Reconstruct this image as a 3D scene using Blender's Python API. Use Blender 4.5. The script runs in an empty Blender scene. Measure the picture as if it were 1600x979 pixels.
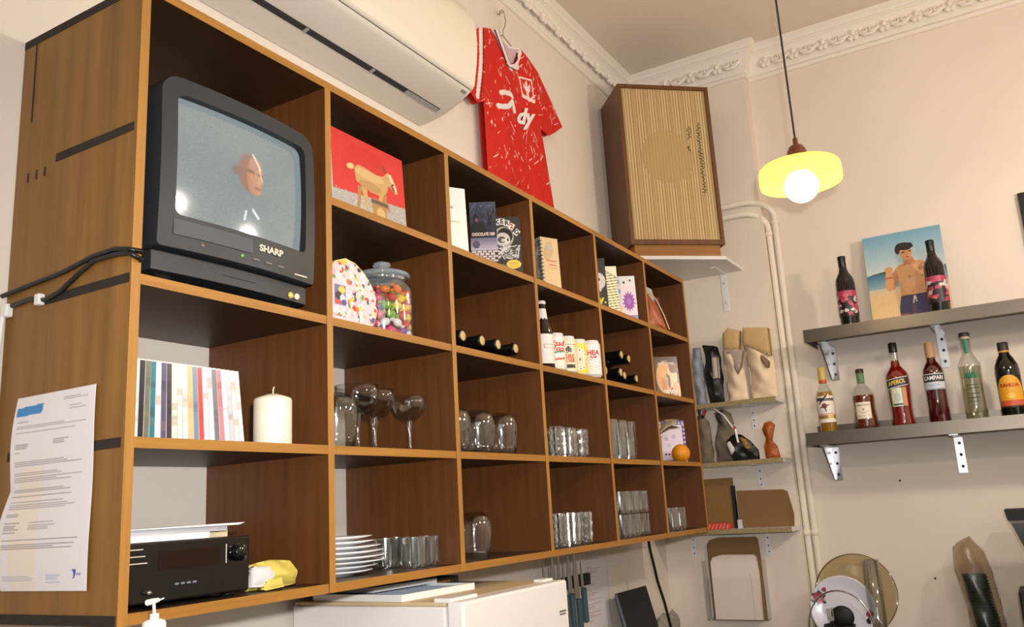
import bpy, bmesh, math, random
import numpy as np
from mathutils import Vector, Matrix
random.seed(7); np.random.seed(7)
PI = math.pi
sc = bpy.context.scene
COL = sc.collection

# ------------------------------------------------------------------ camera
FPX = 1352.027
cam_d = bpy.data.cameras.new('camera'); cam = bpy.data.objects.new('camera', cam_d); COL.objects.link(cam)
cam_d.sensor_fit = 'HORIZONTAL'; cam_d.sensor_width = 36.0; cam_d.lens = 36.0*FPX/1600.0
cam_d.clip_start = 0.02
RX = Vector((0.5125306442, -0.8567971966, -0.0566648270))
RY = -Vector((0.1598720369, 0.1600555423, -0.9740755387))
RZ = -Vector((0.8436547105, 0.4901844421, 0.2190112833))
mw = Matrix.Identity(4)
for r in range(3):
    mw[r][0] = RX[r]; mw[r][1] = RY[r]; mw[r][2] = RZ[r]
mw[0][3], mw[1][3], mw[2][3] = -0.81831, -1.14036, 1.55
cam.matrix_world = mw
sc.camera = cam

# ------------------------------------------------------------------ world, lights, exposure
w = bpy.data.worlds.new('world'); sc.world = w; w.use_nodes = True
bg = w.node_tree.nodes['Background']; bg.inputs[0].default_value = (0.86, 0.92, 1.0, 1); bg.inputs[1].default_value = 0.16
def light(name, kind, loc, energy, color, rot=(0,0,0), **kw):
    d = bpy.data.lights.new(name, kind); d.energy = energy; d.color = color
    for k, v in kw.items(): setattr(d, k, v)
    o = bpy.data.objects.new(name, d); o.location = loc; o.rotation_euler = rot; COL.objects.link(o); return o
# daylight from the shop front behind the camera
win = light('shop_front_daylight', 'AREA', (-2.5, -1.7, 2.55), 16, (1.0, 0.975, 0.95), shape='RECTANGLE', size=2.4, size_y=1.5)
win.rotation_euler = (Vector((1.2, 0.2, 1.9)) - win.location).to_track_quat('-Z', 'Y').to_euler()
# the other pendant lamps of the room, behind and beside the camera
LAMP = (1.0, 0.86, 0.75)
light('pendant_glow_near', 'POINT', (-0.35, -1.75, 2.46), 9, LAMP, shadow_soft_size=0.06)
light('pendant_glow_mid', 'POINT', (0.75, -1.75, 2.46), 25, LAMP, shadow_soft_size=0.06)
light('pendant_glow_far', 'POINT', (1.9, -1.9, 2.46), 36, LAMP, shadow_soft_size=0.06)
# the flash of the camera that took the picture
fl = light('camera_flash', 'SPOT', (-0.78, -1.20, 1.66), 122, (1.0, 0.98, 0.975), spot_size=math.radians(96), spot_blend=1.0, shadow_soft_size=0.025)
fl.rotation_euler = (Vector((1.45, 0.10, 1.98)) - fl.location).to_track_quat('-Z', 'Y').to_euler()
BULB_STRENGTH = 42.0
vs = sc.view_settings
vs.view_transform = 'Standard'; vs.look = 'None'; vs.exposure = 0.10; vs.gamma = 1.0; vs.use_curve_mapping = False

# ------------------------------------------------------------------ materials
def lin(c):
    out = []
    for v in c[:3]:
        v = v/255.0
        out.append(v/12.92 if v <= 0.04045 else ((v+0.055)/1.055)**2.4)
    return tuple(out)
def lin4(c): return lin(c) + (1.0,)
MATS = {}
def nt(name):
    m = bpy.data.materials.new(name); m.use_nodes = True
    return m, m.node_tree, m.node_tree.nodes['Principled BSDF'], m.node_tree.nodes['Material Output']
def mat(name, col, rough=0.5, metal=0.0, var=0.0, vscale=20.0, bump=0.0, spec=0.5, stretch=(1,1,1), coat=0.0, trans=0.0, ior=1.45, col2=None):
    if name in MATS: return MATS[name]
    m, t, b, o = nt(name)
    b.inputs['Base Color'].default_value = lin4(col)
    b.inputs['Roughness'].default_value = rough; b.inputs['Metallic'].default_value = metal
    b.inputs['Specular IOR Level'].default_value = spec; b.inputs['Coat Weight'].default_value = coat
    b.inputs['Transmission Weight'].default_value = trans; b.inputs['IOR'].default_value = ior
    tc = t.nodes.new('ShaderNodeTexCoord'); mp = t.nodes.new('ShaderNodeMapping'); mp.inputs['Scale'].default_value = stretch
    nz = t.nodes.new('ShaderNodeTexNoise'); nz.inputs['Scale'].default_value = vscale; nz.inputs['Detail'].default_value = 6
    t.links.new(tc.outputs['Object'], mp.inputs[0]); t.links.new(mp.outputs[0], nz.inputs['Vector'])
    if var > 0 or col2:
        rp = t.nodes.new('ShaderNodeValToRGB')
        c1 = lin4(col); c2 = lin4(col2) if col2 else tuple(v*(1-var) for v in c1[:3]) + (1,)
        rp.color_ramp.elements[0].position = 0.32; rp.color_ramp.elements[0].color = c2
        rp.color_ramp.elements[1].position = 0.68; rp.color_ramp.elements[1].color = c1
        t.links.new(nz.outputs[0], rp.inputs[0]); t.links.new(rp.outputs[0], b.inputs['Base Color'])
    if bump > 0:
        bp = t.nodes.new('ShaderNodeBump'); bp.inputs['Strength'].default_value = bump; bp.inputs['Distance'].default_value = 0.004
        t.links.new(nz.outputs[0], bp.inputs['Height']); t.links.new(bp.outputs[0], b.inputs['Normal'])
    MATS[name] = m; return m
def wood(name, ca, cb, cc, grain, rough=0.45, scale=1.0):
    """three-tone streaky timber, grain = axis along which it runs"""
    m, t, b, o = nt(name)
    tc = t.nodes.new('ShaderNodeTexCoord'); mp = t.nodes.new('ShaderNodeMapping')
    s = [55*scale]*3; s['xyz'.index(grain)] = 2.6*scale
    mp.inputs['Scale'].default_value = s
    n1 = t.nodes.new('ShaderNodeTexNoise'); n1.inputs['Scale'].default_value = 1.0; n1.inputs['Detail'].default_value = 8; n1.inputs['Roughness'].default_value = 0.65
    mp2 = t.nodes.new('ShaderNodeMapping'); s2 = [9*scale]*3; s2['xyz'.index(grain)] = 1.0*scale; mp2.inputs['Scale'].default_value = s2
    n2 = t.nodes.new('ShaderNodeTexNoise'); n2.inputs['Scale'].default_value = 1.0; n2.inputs['Detail'].default_value = 4
    rp = t.nodes.new('ShaderNodeValToRGB')
    rp.color_ramp.elements[0].position = 0.24; rp.color_ramp.elements[0].color = lin4(cb)
    rp.color_ramp.elements[1].position = 0.70; rp.color_ramp.elements[1].color = lin4(ca)
    rp2 = t.nodes.new('ShaderNodeValToRGB'); rp2.color_ramp.elements[0].position = 0.36; rp2.color_ramp.elements[1].position = 0.66
    mx = t.nodes.new('ShaderNodeMixRGB'); mx.blend_type = 'MIX'; mx.inputs[2].default_value = lin4(cc)
    sc_ = t.nodes.new('ShaderNodeMath'); sc_.operation = 'MULTIPLY'; sc_.inputs[1].default_value = 0.55
    bp = t.nodes.new('ShaderNodeBump'); bp.inputs['Strength'].default_value = 0.18; bp.inputs['Distance'].default_value = 0.002
    L = t.links.new
    L(tc.outputs['Object'], mp.inputs[0]); L(tc.outputs['Object'], mp2.inputs[0]); L(mp.outputs[0], n1.inputs['Vector']); L(mp2.outputs[0], n2.inputs['Vector'])
    L(n1.outputs[0], rp.inputs[0]); L(n2.outputs[0], rp2.inputs[0]); L(rp2.outputs[0], sc_.inputs[0]); L(sc_.outputs[0], mx.inputs[0])
    L(rp.outputs[0], mx.inputs[1]); L(mx.outputs[0], b.inputs['Base Color']); L(n1.outputs[0], bp.inputs['Height']); L(bp.outputs[0], b.inputs['Normal'])
    b.inputs['Roughness'].default_value = rough
    MATS[name] = m; return m
def glass(name, tint=(250,252,250), refl=0.22, rough=0.02, base=0.09):
    """clear blown glass wall: transparent with fresnel reflections"""
    m = bpy.data.materials.new(name); m.use_nodes = True; t = m.node_tree; t.nodes.clear()
    out = t.nodes.new('ShaderNodeOutputMaterial'); tr = t.nodes.new('ShaderNodeBsdfTransparent'); gl = t.nodes.new('ShaderNodeBsdfGlossy')
    mx = t.nodes.new('ShaderNodeMixShader'); lw = t.nodes.new('ShaderNodeLayerWeight'); lw.inputs[0].default_value = 0.5
    pw = t.nodes.new('ShaderNodeMath'); pw.operation = 'POWER'; pw.inputs[1].default_value = 3.2
    ml = t.nodes.new('ShaderNodeMath'); ml.operation = 'MULTIPLY_ADD'; ml.inputs[1].default_value = min(0.9, refl*2.6); ml.inputs[2].default_value = base
    t.links.new(lw.outputs['Facing'], pw.inputs[0]); t.links.new(pw.outputs[0], ml.inputs[0])
    tr.inputs[0].default_value = lin4(tint); gl.inputs['Roughness'].default_value = rough
    t.links.new(ml.outputs[0], mx.inputs[0]); t.links.new(tr.outputs[0], mx.inputs[1]); t.links.new(gl.outputs[0], mx.inputs[2]); t.links.new(mx.outputs[0], out.inputs[0])
    MATS[name] = m; return m
def attr_mat(name, rough=0.5, emit=0.0, spec=0.5, coat=0.0):
    m, t, b, o = nt(name)
    a = t.nodes.new('ShaderNodeAttribute'); a.attribute_name = 'Col'
    b.inputs['Roughness'].default_value = rough; b.inputs['Specular IOR Level'].default_value = spec; b.inputs['Coat Weight'].default_value = coat
    if emit > 0:
        b.inputs['Base Color'].default_value = (0.02, 0.022, 0.024, 1)
        t.links.new(a.outputs['Color'], b.inputs['Emission Color']); b.inputs['Emission Strength'].default_value = emit
    else:
        t.links.new(a.outputs['Color'], b.inputs['Base Color'])
    MATS[name] = m; return m

PLASTER = mat('plaster_warm_white', (232,222,208), 0.85, var=0.05, vscale=3.0, bump=0.06)
PLASTER_B = mat('plaster_back_wall', (230,218,202), 0.85, var=0.06, vscale=2.0, bump=0.06)
CEIL = mat('ceiling_paint', (226,214,198), 0.9, var=0.04, vscale=2.0)
CORN = mat('cornice_paint', (236,228,216), 0.7)
FLOORM = mat('floor_boards', (52,40,30), 0.5, var=0.4, vscale=4.0, stretch=(1,12,1))
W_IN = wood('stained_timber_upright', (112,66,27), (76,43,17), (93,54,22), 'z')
W_SH = wood('shaded_timber_shelf', (68,41,19), (44,26,12), (56,33,15), 'x')  # darker than the uprights: shade of the board undersides put into the timber colour
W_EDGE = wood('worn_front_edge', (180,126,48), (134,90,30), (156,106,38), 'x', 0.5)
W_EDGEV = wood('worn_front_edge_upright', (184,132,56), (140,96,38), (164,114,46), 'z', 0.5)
W_SIDE = wood('golden_side_panel', (152,106,44), (104,72,30), (126,86,36), 'z', 0.5, 0.7)
W_DARK = mat('dark_joint_filler', (50,42,34), 0.8, var=0.4, vscale=60)
W_SPK = wood('speaker_veneer', (118,74,32), (80,48,20), (98,60,26), 'z', 0.4)
PBOARD = mat('particle_board', (176,160,116), 0.8, col2=(120,104,66), vscale=220)
WHITE = mat('white_plastic', (236,234,228), 0.35)
OFFW = mat('offwhite_plastic', (233,228,214), 0.4)
PAINTW = mat('white_paint_metal', (226,224,222), 0.4)
BLACK = mat('black_plastic', (22,23,24), 0.35)
BLKM = mat('matt_black', (18,18,18), 0.6)
TVGREY = mat('tv_charcoal', (44,47,50), 0.42)
TVDARK = mat('tv_dark_trim', (20,22,24), 0.35)
STEEL = mat('brushed_steel', (112,103,92), 0.34, 1.0, var=0.12, vscale=8, stretch=(1,60,60))
STEELR = mat('polished_steel', (200,200,200), 0.18, 1.0)
BLADE = mat('knife_blade', (170,170,165), 0.35, 1.0)
PAPER = mat('white_paper', (236,234,230), 0.8)
KRAFT = mat('kraft_paper', (132,100,62), 0.85, var=0.12, vscale=80, stretch=(1,1,6))
KRAFTL = mat('pale_kraft_paper', (234,212,180), 0.8, var=0.08, vscale=14, bump=0.4)
CLEAR = glass('clear_glass', (253,254,253), 0.32, 0.07, 0.10)
CLEAR2 = glass('clear_glass_thick', (250,252,251), 0.36, 0.08, 0.16)
ACRYL = glass('clear_acrylic', (255,255,255), 0.2, 0.08, 0.025)
CRYSTAL = glass('cut_crystal', (250,252,251), 0.32, 0.10, 0.20)
DKGLASS = mat('dark_bottle_glass', (14,14,12), 0.08, coat=0.5)
PRINT = attr_mat('printed_card', 0.45)
PRINTG = attr_mat('printed_gloss', 0.22, coat=0.3)
PRINTM = attr_mat('printed_matt', 0.75)
CLOTHP = attr_mat('printed_jersey', 0.7, spec=0.25)
SCREEN = attr_mat('tv_picture', 0.12, emit=1.15, coat=0.6)
CERAM = mat('glazed_ceramic', (238,238,238), 0.15, coat=0.4)

# ------------------------------------------------------------------ geometry helpers
class MB:
    def __init__(s): s.v = []; s.f = []; s.mi = []; s.smooth = []; s.col = None
    def add(s, vs, fs, mi=0, smooth=False):
        o = len(s.v); s.v += [tuple(p) for p in vs]
        for f in fs:
            s.f.append(tuple(i+o for i in f)); s.mi.append(mi); s.smooth.append(smooth)
        return s
    def box(s, x0, x1, y0, y1, z0, z1, mi=0, front=None):
        v = [(x0,y0,z0),(x1,y0,z0),(x1,y1,z0),(x0,y1,z0),(x0,y0,z1),(x1,y0,z1),(x1,y1,z1),(x0,y1,z1)]
        fs = [(0,3,2,1),(4,5,6,7),(1,2,6,5),(2,3,7,6),(3,0,4,7)]
        s.add(v, fs, mi); o = len(s.v)-8
        s.f.append((o,o+1,o+5,o+4)); s.mi.append(mi if front is None else front); s.smooth.append(False)
        return s
    def rbox(s, x0, x1, y0, y1, z0, z1, r=0.004, mi=0, seg=2):
        """box with rounded edges"""
        bm = bmesh.new(); bmesh.ops.create_cube(bm, size=1.0)
        for v in bm.verts:
            v.co = Vector(((x0+x1)/2+v.co.x*(x1-x0), (y0+y1)/2+v.co.y*(y1-y0), (z0+z1)/2+v.co.z*(z1-z0)))
        bmesh.ops.bevel(bm, geom=bm.edges[:], offset=r, segments=seg, profile=0.5, affect='EDGES')
        bm.verts.ensure_lookup_table(); bm.verts.index_update()
        s.add([v.co[:] for v in bm.verts], [[v.index for v in f.verts] for f in bm.faces], mi, False); bm.free(); return s
    def prism(s, pts, axis, a, b, mi=0, smooth=False):
        """extrude a 2D outline along axis from a to b. pts are the two other axes in order (x,y,z minus axis)"""
        def mk(p, t):
            if axis == 'x': return (t, p[0], p[1])
            if axis == 'y': return (p[0], t, p[1])
            return (p[0], p[1], t)
        n = len(pts); vs_ = [mk(p, a) for p in pts] + [mk(p, b) for p in pts]
        fs = [tuple(range(n)), tuple(range(2*n-1, n-1, -1))]
        s.add(vs_, fs, mi)
        s.add(vs_, [((i+1) % n, i, n+i, n+(i+1) % n) for i in range(n)], mi, smooth); return s
    def lathe(s, prof, seg=28, c=(0,0,0), mi=0, smooth=True, mod=None, a0=0.0, a1=2*PI):
        full = abs(a1-a0-2*PI) < 1e-6; n = seg if full else seg+1
        vs_ = []
        for (r, z) in prof:
            for k in range(n):
                a = a0+(a1-a0)*k/seg; rr = max(r, 1e-5)
                if mod: rr = mod(rr, z, a)
                vs_.append((c[0]+rr*math.cos(a), c[1]+rr*math.sin(a), c[2]+z))
        fs = []
        for j in range(len(prof)-1):
            for k in range(seg):
                k2 = (k+1) % n if full else k+1
                fs.append((j*n+k, j*n+k2, (j+1)*n+k2, (j+1)*n+k))
        s.add(vs_, fs, mi, smooth); return s
    def tube(s, pts, r, seg=8, mi=0, cap=True, taper=None):
        P = [Vector(p) for p in pts]; rings = []; up = Vector((0,0,1))
        vs_ = []
        prev = None
        for i, p in enumerate(P):
            d = (P[min(i+1, len(P)-1)] - P[max(i-1, 0)]).normalized()
            if prev is None:
                a = d.cross(up if abs(d.z) < 0.9 else Vector((1,0,0))).normalized()
            else:
                a = (prev - d*prev.dot(d)).normalized()
            prev = a; b = d.cross(a)
            rr = r if taper is None else r*taper[i]
            for k in range(seg):
                t = 2*PI*k/seg; vs_.append(p + a*math.cos(t)*rr + b*math.sin(t)*rr)
        fs = [(j*seg+k, j*seg+(k+1) % seg, (j+1)*seg+(k+1) % seg, (j+1)*seg+k) for j in range(len(P)-1) for k in range(seg)]
        s.add(vs_, fs, mi, True)
        if cap:
            n = len(P); s.add([vs_[k] for k in range(seg)][::-1], [tuple(range(seg))], mi); s.add([vs_[(n-1)*seg+k] for k in range(seg)], [tuple(range(seg))], mi)
        return s
    def sphere(s, c, r, seg=20, rings=12, mi=0, sq=(1,1,1)):
        vs_ = []
        for j in range(rings+1):
            t = PI*j/rings
            for k in range(seg):
                a = 2*PI*k/seg
                vs_.append((c[0]+r*sq[0]*math.sin(t)*math.cos(a), c[1]+r*sq[1]*math.sin(t)*math.sin(a), c[2]-r*sq[2]*math.cos(t)))
        fs = [(j*seg+k, j*seg+(k+1) % seg, (j+1)*seg+(k+1) % seg, (j+1)*seg+k) for j in range(rings) for k in range(seg)]
        s.add(vs_, fs, mi, True); return s
    def mesh(s, name):
        me = bpy.data.meshes.new(name); me.from_pydata(s.v, [], s.f)
        me.polygons.foreach_set('material_index', s.mi); me.polygons.foreach_set('use_smooth', s.smooth)
        if s.col is not None:
            at = me.attributes.new('Col', 'FLOAT_COLOR', 'POINT'); at.data.foreach_set('color', np.asarray(s.col, dtype=np.float32).ravel())
        me.update(); return me
    def build(s, name, mats, parent=None, label=None, loc=None, rot=None):
        me = s.mesh(name)
        for m in (mats if isinstance(mats, (list, tuple)) else [mats]): me.materials.append(m)
        o = bpy.data.objects.new(name, me); COL.objects.link(o)
        if parent: o.parent = parent
        if loc: o.location = loc
        if rot: o.rotation_euler = rot
        if label: o['label'] = label
        return o
def tag(o, label, cat, group=None):
    o['label'] = label; o['category'] = cat
    if group: o['group'] = group
    return o
def struct(o): o['kind'] = 'structure'; return o
def thing(name, label, cat, loc=(0,0,0), rotz=0.0, group=None, rot=None):
    o = bpy.data.objects.new(name, None); COL.objects.link(o); o.empty_display_size = 0.05
    o.location = loc; o.rotation_euler = rot if rot else (0, 0, rotz)
    return tag(o, label, cat, group)
def dup(root, label, loc, rotz=0.0, group=None, rot=None):
    r = root.copy(); COL.objects.link(r); r.location = loc; r.rotation_euler = rot if rot else (0, 0, rotz); r['label'] = label
    if group: r['group'] = group
    for ch in list(root.children):
        c = ch.copy(); COL.objects.link(c); c.parent = r
        for g in list(ch.children):
            d = g.copy(); COL.objects.link(d); d.parent = c
    return r
def text(s, size, m, parent, loc, rot=(PI/2,0,0), bold=0.0, shear=0.0, extrude=0.0004, align='CENTER', name='lettering', bend=None, sx=1.0, wob=None):
    cu = bpy.data.curves.new('txt', 'FONT'); cu.body = s; cu.size = size; cu.align_x = align; cu.align_y = 'CENTER'
    cu.extrude = extrude; cu.offset = bold; cu.shear = shear; cu.resolution_u = 3
    to = bpy.data.objects.new('txt', cu); COL.objects.link(to)
    dg = bpy.context.evaluated_depsgraph_get(); me = bpy.data.meshes.new_from_object(to.evaluated_get(dg))
    bpy.data.objects.remove(to); bpy.data.curves.remove(cu)
    for v in me.vertices:
        x, y, z = v.co; x *= sx
        if wob: x, y = wob(x, y)
        if bend:      # wrap on a cylinder of radius bend, front towards -Y (object then unrotated)
            a = x/bend; rr = bend + 0.0005 + z
            v.co = (rr*math.sin(a), -rr*math.cos(a), y)
        else: v.co = (x, y, z)
    me.name = name; me.materials.clear(); me.materials.append(m)
    o = bpy.data.objects.new(name, me); COL.objects.link(o); o.parent = parent; o.location = loc
    o.rotation_euler = (0,0,0) if bend else rot
    return o

# ------------------------------------------------------------------ flat prints (vertex colour pictures)
class Img:
    def __init__(s, nx, ny, base=(255,255,255)):
        s.nx, s.ny = nx, ny
        s.U, s.V = np.meshgrid(np.linspace(0,1,nx), np.linspace(0,1,ny)); s.a = np.zeros((ny,nx,3)); s.a[:] = base
    def put(s, m, c, k=1.0): s.a[m] = s.a[m]*(1-k) + np.array(c)*k; return s
    def rect(s, u0,v0,u1,v1,c,k=1.0): return s.put((s.U>=u0)&(s.U<=u1)&(s.V>=v0)&(s.V<=v1), c, k)
    def ell(s, cu,cv,ru,rv,c,rot=0.0,k=1.0):
        du, dv = s.U-cu, s.V-cv; cr, sr = math.cos(rot), math.sin(rot)
        return s.put(((du*cr+dv*sr)/ru)**2+((-du*sr+dv*cr)/rv)**2 <= 1, c, k)
    def inside(s, pts):
        ins = np.zeros(s.U.shape, bool); n = len(pts)
        for i in range(n):
            x0,y0 = pts[i]; x1,y1 = pts[(i+1)%n]
            if y0 == y1: continue
            c = ((s.V < y1) != (s.V < y0)) & (s.U < (x1-x0)*(s.V-y0)/(y1-y0)+x0)
            ins ^= c
        return ins
    def poly(s, pts, c, k=1.0): return s.put(s.inside(pts), c, k)
    def line(s, p, q, wd, c, asp=1.0, k=1.0):
        du, dv = q[0]-p[0], (q[1]-p[1])*asp; L2 = du*du+dv*dv+1e-12
        t = np.clip(((s.U-p[0])*du+(s.V-p[1])*asp*dv)/L2, 0, 1)
        d = np.hypot(s.U-p[0]-t*du, (s.V-p[1])*asp-t*dv); return s.put(d <= wd, c, k)
    def vgrad(s, v0, v1, c0, c1):
        t = np.clip((s.V-v0)/(v1-v0), 0, 1)[...,None]; m = (s.V>=v0)&(s.V<=v1)
        g = np.array(c0)*(1-t)+np.array(c1)*t; s.a[m] = g[m]; return s
    def noise(s, amt): s.a += np.random.randn(s.ny, s.nx, 1)*amt; return s
    def blur(s, n=1):
        for _ in range(n):
            p = np.pad(s.a, ((1,1),(1,1),(0,0)), mode='edge')
            s.a = (p[:-2,1:-1]+p[2:,1:-1]+p[1:-1,:-2]+p[1:-1,2:]+2*p[1:-1,1:-1])/6.0
        return s
    def cols(s):
        c = np.clip(s.a, 0, 255)/255.0; c = np.where(c <= 0.04045, c/12.92, ((c+0.055)/1.055)**2.4)
        return np.concatenate([c, np.ones(c.shape[:2]+(1,))], axis=2).reshape(-1, 4)
def print_mesh(name, img, fn, m, parent=None, label=None):
    """fn(u,v)->(x,y,z) for each grid point"""
    mb = MB(); nx, ny = img.nx, img.ny
    mb.v = [fn(i/(nx-1), j/(ny-1)) for j in range(ny) for i in range(nx)]
    mb.f = [(j*nx+i, j*nx+i+1, (j+1)*nx+i+1, (j+1)*nx+i) for j in range(ny-1) for i in range(nx-1)]
    mb.mi = [0]*len(mb.f); mb.smooth = [True]*len(mb.f); mb.col = img.cols()
    return mb.build(name, m, parent, label)
def flat(w_, h_, y=0.0, x0=None, z0=0.0):
    x0 = -w_/2 if x0 is None else x0
    return lambda u, v: (x0+u*w_, y, z0+v*h_)
def wrap(r, z0, h_, half):
    return lambda u, v: (r*math.sin((u*2-1)*half), -r*math.cos((u*2-1)*half), z0+v*h_)

def inpoly(x, y, pts):
    c = False; n = len(pts)
    for i in range(n):
        x0,y0 = pts[i]; x1,y1 = pts[(i+1)%n]
        if (y0 > y) != (y1 > y) and x < (x1-x0)*(y-y0)/(y1-y0)+x0: c = not c
    return c
def nearest(x, y, pts):
    best = (1e9, x, y)
    for i in range(len(pts)):
        x0,y0 = pts[i]; x1,y1 = pts[(i+1)%len(pts)]; dx, dy = x1-x0, y1-y0
        t = max(0, min(1, ((x-x0)*dx+(y-y0)*dy)/(dx*dx+dy*dy+1e-12))); px, py = x0+t*dx, y0+t*dy
        d = math.hypot(x-px, y-py)
        if d < best[0]: best = (d, px, py)
    return best
def fill_grid(pts, res):
    """grid of quads filling an outline, border snapped to it; returns verts2d, faces, distance to border"""
    xs = [p[0] for p in pts]; ys = [p[1] for p in pts]
    nx = int((max(xs)-min(xs))/res)+2; ny = int((max(ys)-min(ys))/res)+2
    x0, y0 = min(xs)-res*0.5, min(ys)-res*0.5; idx = {}; V = []; F = []
    def vid(i, j):
        if (i,j) not in idx: idx[(i,j)] = len(V); V.append((x0+i*res, y0+j*res))
        return idx[(i,j)]
    cells = [(i,j) for j in range(ny) for i in range(nx) if inpoly(x0+(i+.5)*res, y0+(j+.5)*res, pts)]
    for i, j in cells: F.append((vid(i,j), vid(i+1,j), vid(i+1,j+1), vid(i,j+1)))
    cnt = {}
    for f in F:
        for k in range(4):
            e = tuple(sorted((f[k], f[(k+1)%4]))); cnt[e] = cnt.get(e, 0)+1
    border = set(v for e, n in cnt.items() if n == 1 for v in e)
    D_ = []
    for k, (x, y) in enumerate(V):
        d, px, py = nearest(x, y, pts)
        if k in border: V[k] = (px, py); d = 0.0
        D_.append(d)
    bedges = [e for e, n in cnt.items() if n == 1]
    return V, F, D_, bedges, border
def puffy(pts, res, thick, fn=None, soft=0.03):
    """closed pillow-like body from an outline in local (x,z), bulging in y. fn(x,z)->extra y offset"""
    V, F, D_, be, border = fill_grid(pts, res); n = len(V); mb = MB()
    fr = []; bk = []
    for (x, z), d in zip(V, D_):
        t = thick*(1-math.exp(-d/soft))*0.5/(1-math.exp(-1.5)); o = fn(x, z) if fn else 0.0
        fr.append((x, -t-0.0006+o, z)); bk.append((x, t+0.0006+(o*0.3), z))
    mb.add(fr+bk, F + [tuple(i+n for i in reversed(f)) for f in F] + [(a, b, b+n, a+n) for a, b in be], 0, True)
    return mb

# ------------------------------------------------------------------ main dimensions
D = 0.3375                      # shelf depth = shelf wall plane
NX, BX, NY = 2.974, 3.041, -0.262   # face of the pier, main back wall, pier edge
ZC = 3.60
T = 0.0167
XP = [0.0, 0.4331, 0.8614, 1.2898, 1.7181, 2.1465, 2.5749]
ZR = [2.4311, 2.17985, 1.9286, 1.67735, 1.4261]
ST = [z+T/2 for z in ZR]
YR = -3.3; XL = -2.7

# ------------------------------------------------------------------ room shell
struct(MB().box(XL, NX+0.3, D, D+0.15, 0, ZC).build('wall_left', PLASTER))
struct(MB().box(NX, BX+0.2, NY, D, 0, ZC).build('wall_back_pier', PLASTER_B))
struct(MB().box(BX, BX+0.2, YR, NY, 0, ZC).build('wall_back', PLASTER_B))
struct(MB().box(XL, BX+0.2, YR-0.15, YR, 0, ZC).build('wall_right', PLASTER))
struct(MB().box(XL, BX+0.2, YR-0.15, D+0.15, -0.1, 0).build('floor', FLOORM))
struct(MB().box(XL, BX+0.2, YR-0.15, D+0.15, ZC, ZC+0.1).build('ceiling', CEIL))
PROF = [(0,3.445),(0.010,3.445),(0.016,3.450),(0.018,3.458),(0.014,3.466),(0.008,3.470),(0.008,3.478),(0.012,3.482),(0.016,3.492),
        (0.022,3.515),(0.032,3.540),(0.044,3.556),(0.050,3.560),(0.050,3.566),(0.056,3.568),(0.060,3.576),(0.060,3.584),(0.066,3.588),(0.072,3.594),(0.072,ZC)]
def sweep(paths):
    mb = MB(); n = len(PROF); vs_ = []
    m = len(paths(0))
    for (p, z) in PROF:
        for (x, y) in paths(p): vs_.append((x, y, z))
    mb.add(vs_, [(j*m+k, j*m+k+1, (j+1)*m+k+1, (j+1)*m+k) for j in range(n-1) for k in range(m-1)], 0, False)
    return mb
tr1 = struct(sweep(lambda p: [(XL, D-p), (NX-p, D-p)]).build('trim_1', CORN))
tr2 = struct(sweep(lambda p: [(NX-p, D-p), (NX-p, NY-p), (BX-p, NY-p), (BX-p, YR)]).build('trim_2', CORN))
# plaster ornament: rosettes and scrolling leaves (one mesh each, repeated)
def rosette_mesh():
    mb = MB()
    for k in range(6):
        a = 2*PI*k/6; mb.sphere((0.013*math.cos(a), 0, 0.013*math.sin(a)), 0.0095, 8, 5, 0, (1,0.65,1))
    mb.sphere((0,-0.005,0), 0.008, 8, 6)
    return mb
def leaf_mesh(s):
    mb = MB(); pts = []; tp = []
    for i in range(16):
        t = i/15.0; a = t*PI*2.3; r = 0.024*(1-t*0.8)
        pts.append((s*(0.012+r*math.cos(a)-0.024*0.4), -0.001-0.004*t, r*math.sin(a))); tp.append(1.0-0.45*t)
    mb.tube(pts, 0.0052, 6, 0, True, tp)
    for q in (0.35, 0.75):
        mb.tube([(s*(-0.012+q*0.03), 0, -0.018+0.02*q), (s*(0.012+q*0.03), -0.004, -0.030+0.03*q), (s*(0.026+q*0.02), -0.002, -0.020+0.02*q)], 0.005, 6, 0, True, [0.6,1,0.4])
    return mb
ro = rosette_mesh().mesh('rosette'); la = leaf_mesh(1).mesh('scroll_leaf'); lb = leaf_mesh(-1).mesh('scroll_leaf')
for m_ in (ro, la, lb): m_.materials.append(CORN)
def orn(me, parent, loc, rz):
    o = bpy.data.objects.new(me.name, me); COL.objects.link(o); o.parent = parent; o.location = loc
    o.rotation_euler = (math.radians(-24), 0, rz); o.scale = (1.5,1.7,1.9)
x = 1.15
while x < NX-0.09:
    orn(ro, tr1, (x, D-0.026, 3.520), 0); orn(la, tr1, (x+0.045, D-0.026, 3.520), 0); orn(lb, tr1, (x+0.085, D-0.026, 3.520), 0); x += 0.13
y = 0.24
while y > NY+0.02:
    orn(ro, tr2, (NX-0.026, y, 3.520), -PI/2); orn(la, tr2, (NX-0.026, y-0.045, 3.520), -PI/2); orn(lb, tr2, (NX-0.026, y-0.085, 3.520), -PI/2); y -= 0.13
y = -0.36
while y > -1.75:
    orn(ro, tr2, (BX-0.026, y, 3.520), -PI/2); orn(la, tr2, (BX-0.026, y-0.045, 3.520), -PI/2); orn(lb, tr2, (BX-0.026, y-0.085, 3.520), -PI/2); y -= 0.13

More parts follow.
